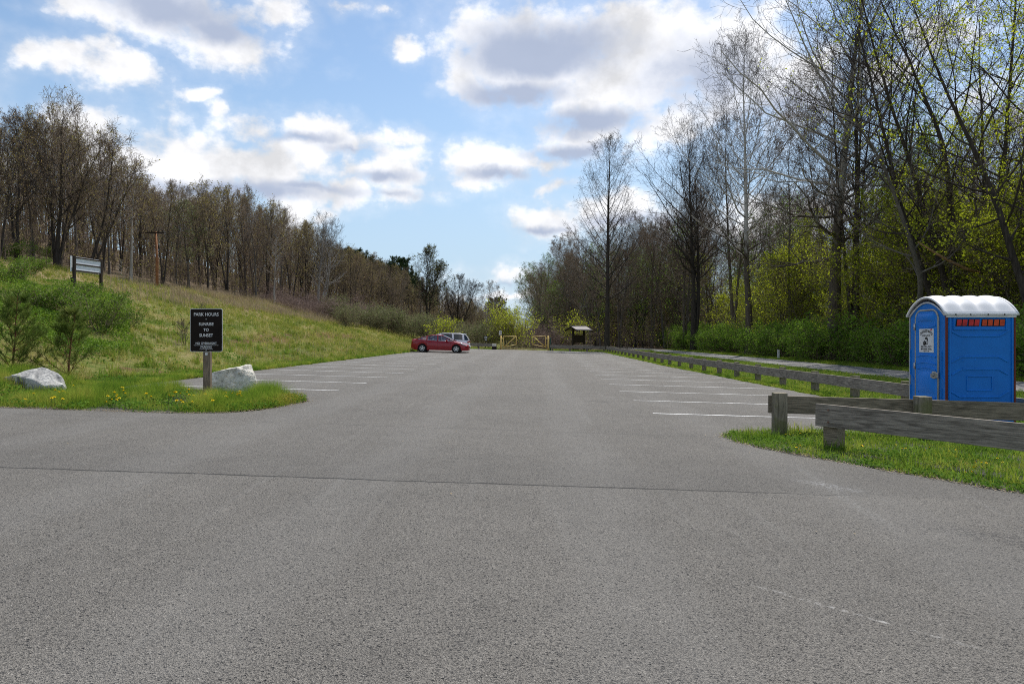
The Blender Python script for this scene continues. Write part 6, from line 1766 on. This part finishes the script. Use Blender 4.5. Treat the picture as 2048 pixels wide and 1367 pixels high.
    # saplings
    for seed, px, py, pt, lab, kw in [(321, 370, 690, 628, 'thin bare sapling on the bank just left of the park hours sign', dict(stems=((.1, 0), (-.1, 0)))), (323, 246, 586, 514, 'pale crooked sapling between the dark framed board and the pole', dict(stems=((-.15, 0),), kink=.35, bark='bark_white')), (325, 400, 650, 600, 'wispy bare sapling on the bank behind the park hours sign', dict(stems=((0, 0), (.25, 0))))]:
        p = hit(px, py); H = z(pt, p.y) - p.z
        kw = dict(dict(bark='bark_brown', wig=.05, twr=.003), **kw)
        t = make_tree('sapling', seed, max(H, .8), .018, lab, twig='twig_brown', t0=.3, n1=10, len1=.32, ang=(48, 30), n2=4, n3=3, n4=0, rt=.004, **kw)
        put(t, p.x, p.y)
    # brambles at the foot of the hillside wood
    g = 'bare brambles below the hillside wood'; lab = 'tangle of bare pinkish brown brambles below the hillside wood'
    br = [make_shrub('bramble', 331 + k, 3.6, 4.2, lab, group=g, nst=16, bark='twig_pink', lper=0, n1=8, n2=5, n3=2, trop=-.05, arch=.5, spread=1.0, r0=.022, twr=.010) for k in range(2)]
    used = set(); n = 0
    def scatter(src, lst, smin, smax):
        nonlocal used, n
        for px, Y in lst:
            k = n % len(src); n += 1
            key = src[k].name; o = src[k] if key not in used else copy_tree(src[k]); used.add(key)
            put(o, X(px, Y), Y, rr.uniform(0, 6.28), rr.uniform(smin, smax))
    scatter(br, [(595, 82), (622, 78), (640, 84), (662, 82), (690, 88), (715, 92), (740, 96), (765, 100), (560, 86), (520, 88), (610, 90), (655, 92), (702, 100), (785, 108), (730, 106)], .75, 1.25)
    scatter(br, [(1060, 90), (1085, 92), (1110, 88), (1045, 96), (1075, 98), (1130, 95), (1100, 101)], 1.0, 1.5)
    # pale leafing thicket between the cars and the wood
    g = 'pale green thicket behind the cars'; lab = 'pale grey green leafing shrub in the thicket behind the parked cars'
    pg = [make_shrub('thicket_shrub', 341 + k, 3.0, 3.0, lab, group=g, nst=22, bark='twig_brown', leaf='leaf_pale', lper=3, lsize=.12, lspread=.12, n1=10, n2=5, trop=.25, arch=.1, spread=.8, r0=.02, twr=.008) for k in range(2)]
    scatter(pg, [(700, 72), (725, 76), (750, 78), (775, 80), (800, 82), (825, 84), (850, 86), (875, 84), (905, 86), (930, 84), (955, 88), (980, 84), (760, 92), (790, 96), (815, 100), (845, 98), (870, 104), (895, 100), (925, 104), (950, 108), (975, 100), (740, 86), (680, 80), (1030, 96), (835, 112), (905, 115)], .7, 1.25)
    # yellow green bush behind the gate
    t = make_shrub('leafing_bush', 351, 5.4, 6.2, 'bright yellow green leafing bush right behind the yellow gate', nst=24, bark='twig_brown', leaf='leaf_bright', lper=4, lsize=.15, lspread=.15, n1=11, n2=6, trop=.2, spread=.75, r0=.035, twr=.010)
    put(t, X(1015, 83), 83, 0, 1.0)
    t = make_shrub('leafing_bush', 353, 4.2, 4.5, 'smaller yellow green bush over the roof of the notice kiosk', nst=14, bark='twig_brown', leaf='leaf_maple', lper=3, lsize=.14, lspread=.15, n1=9, n2=5, trop=.2, spread=.75, r0=.03, twr=.010)
    put(t, X(1150, 89), 89, 0, 1.15)
    t = make_shrub('leafing_bush', 355, 3.4, 2.5, 'narrow pale yellow bush rising behind the white car', nst=12, bark='twig_brown', leaf='leaf_maple', lper=3, lsize=.13, lspread=.12, n1=9, n2=5, trop=.4, spread=.6, r0=.03, twr=.009)
    put(t, X(876, 74), 74 + 4, 0, 1.1)
# ---------------------------------------------------------------- build
make_mats(); make_sky(); make_camera()
make_setting(); make_grass()
park_sign(); boulders(); fences(); gates(); kiosk(); bank_things(); toilet(); cars()
right_side(); left_side()
bpy.context.view_layer.update()
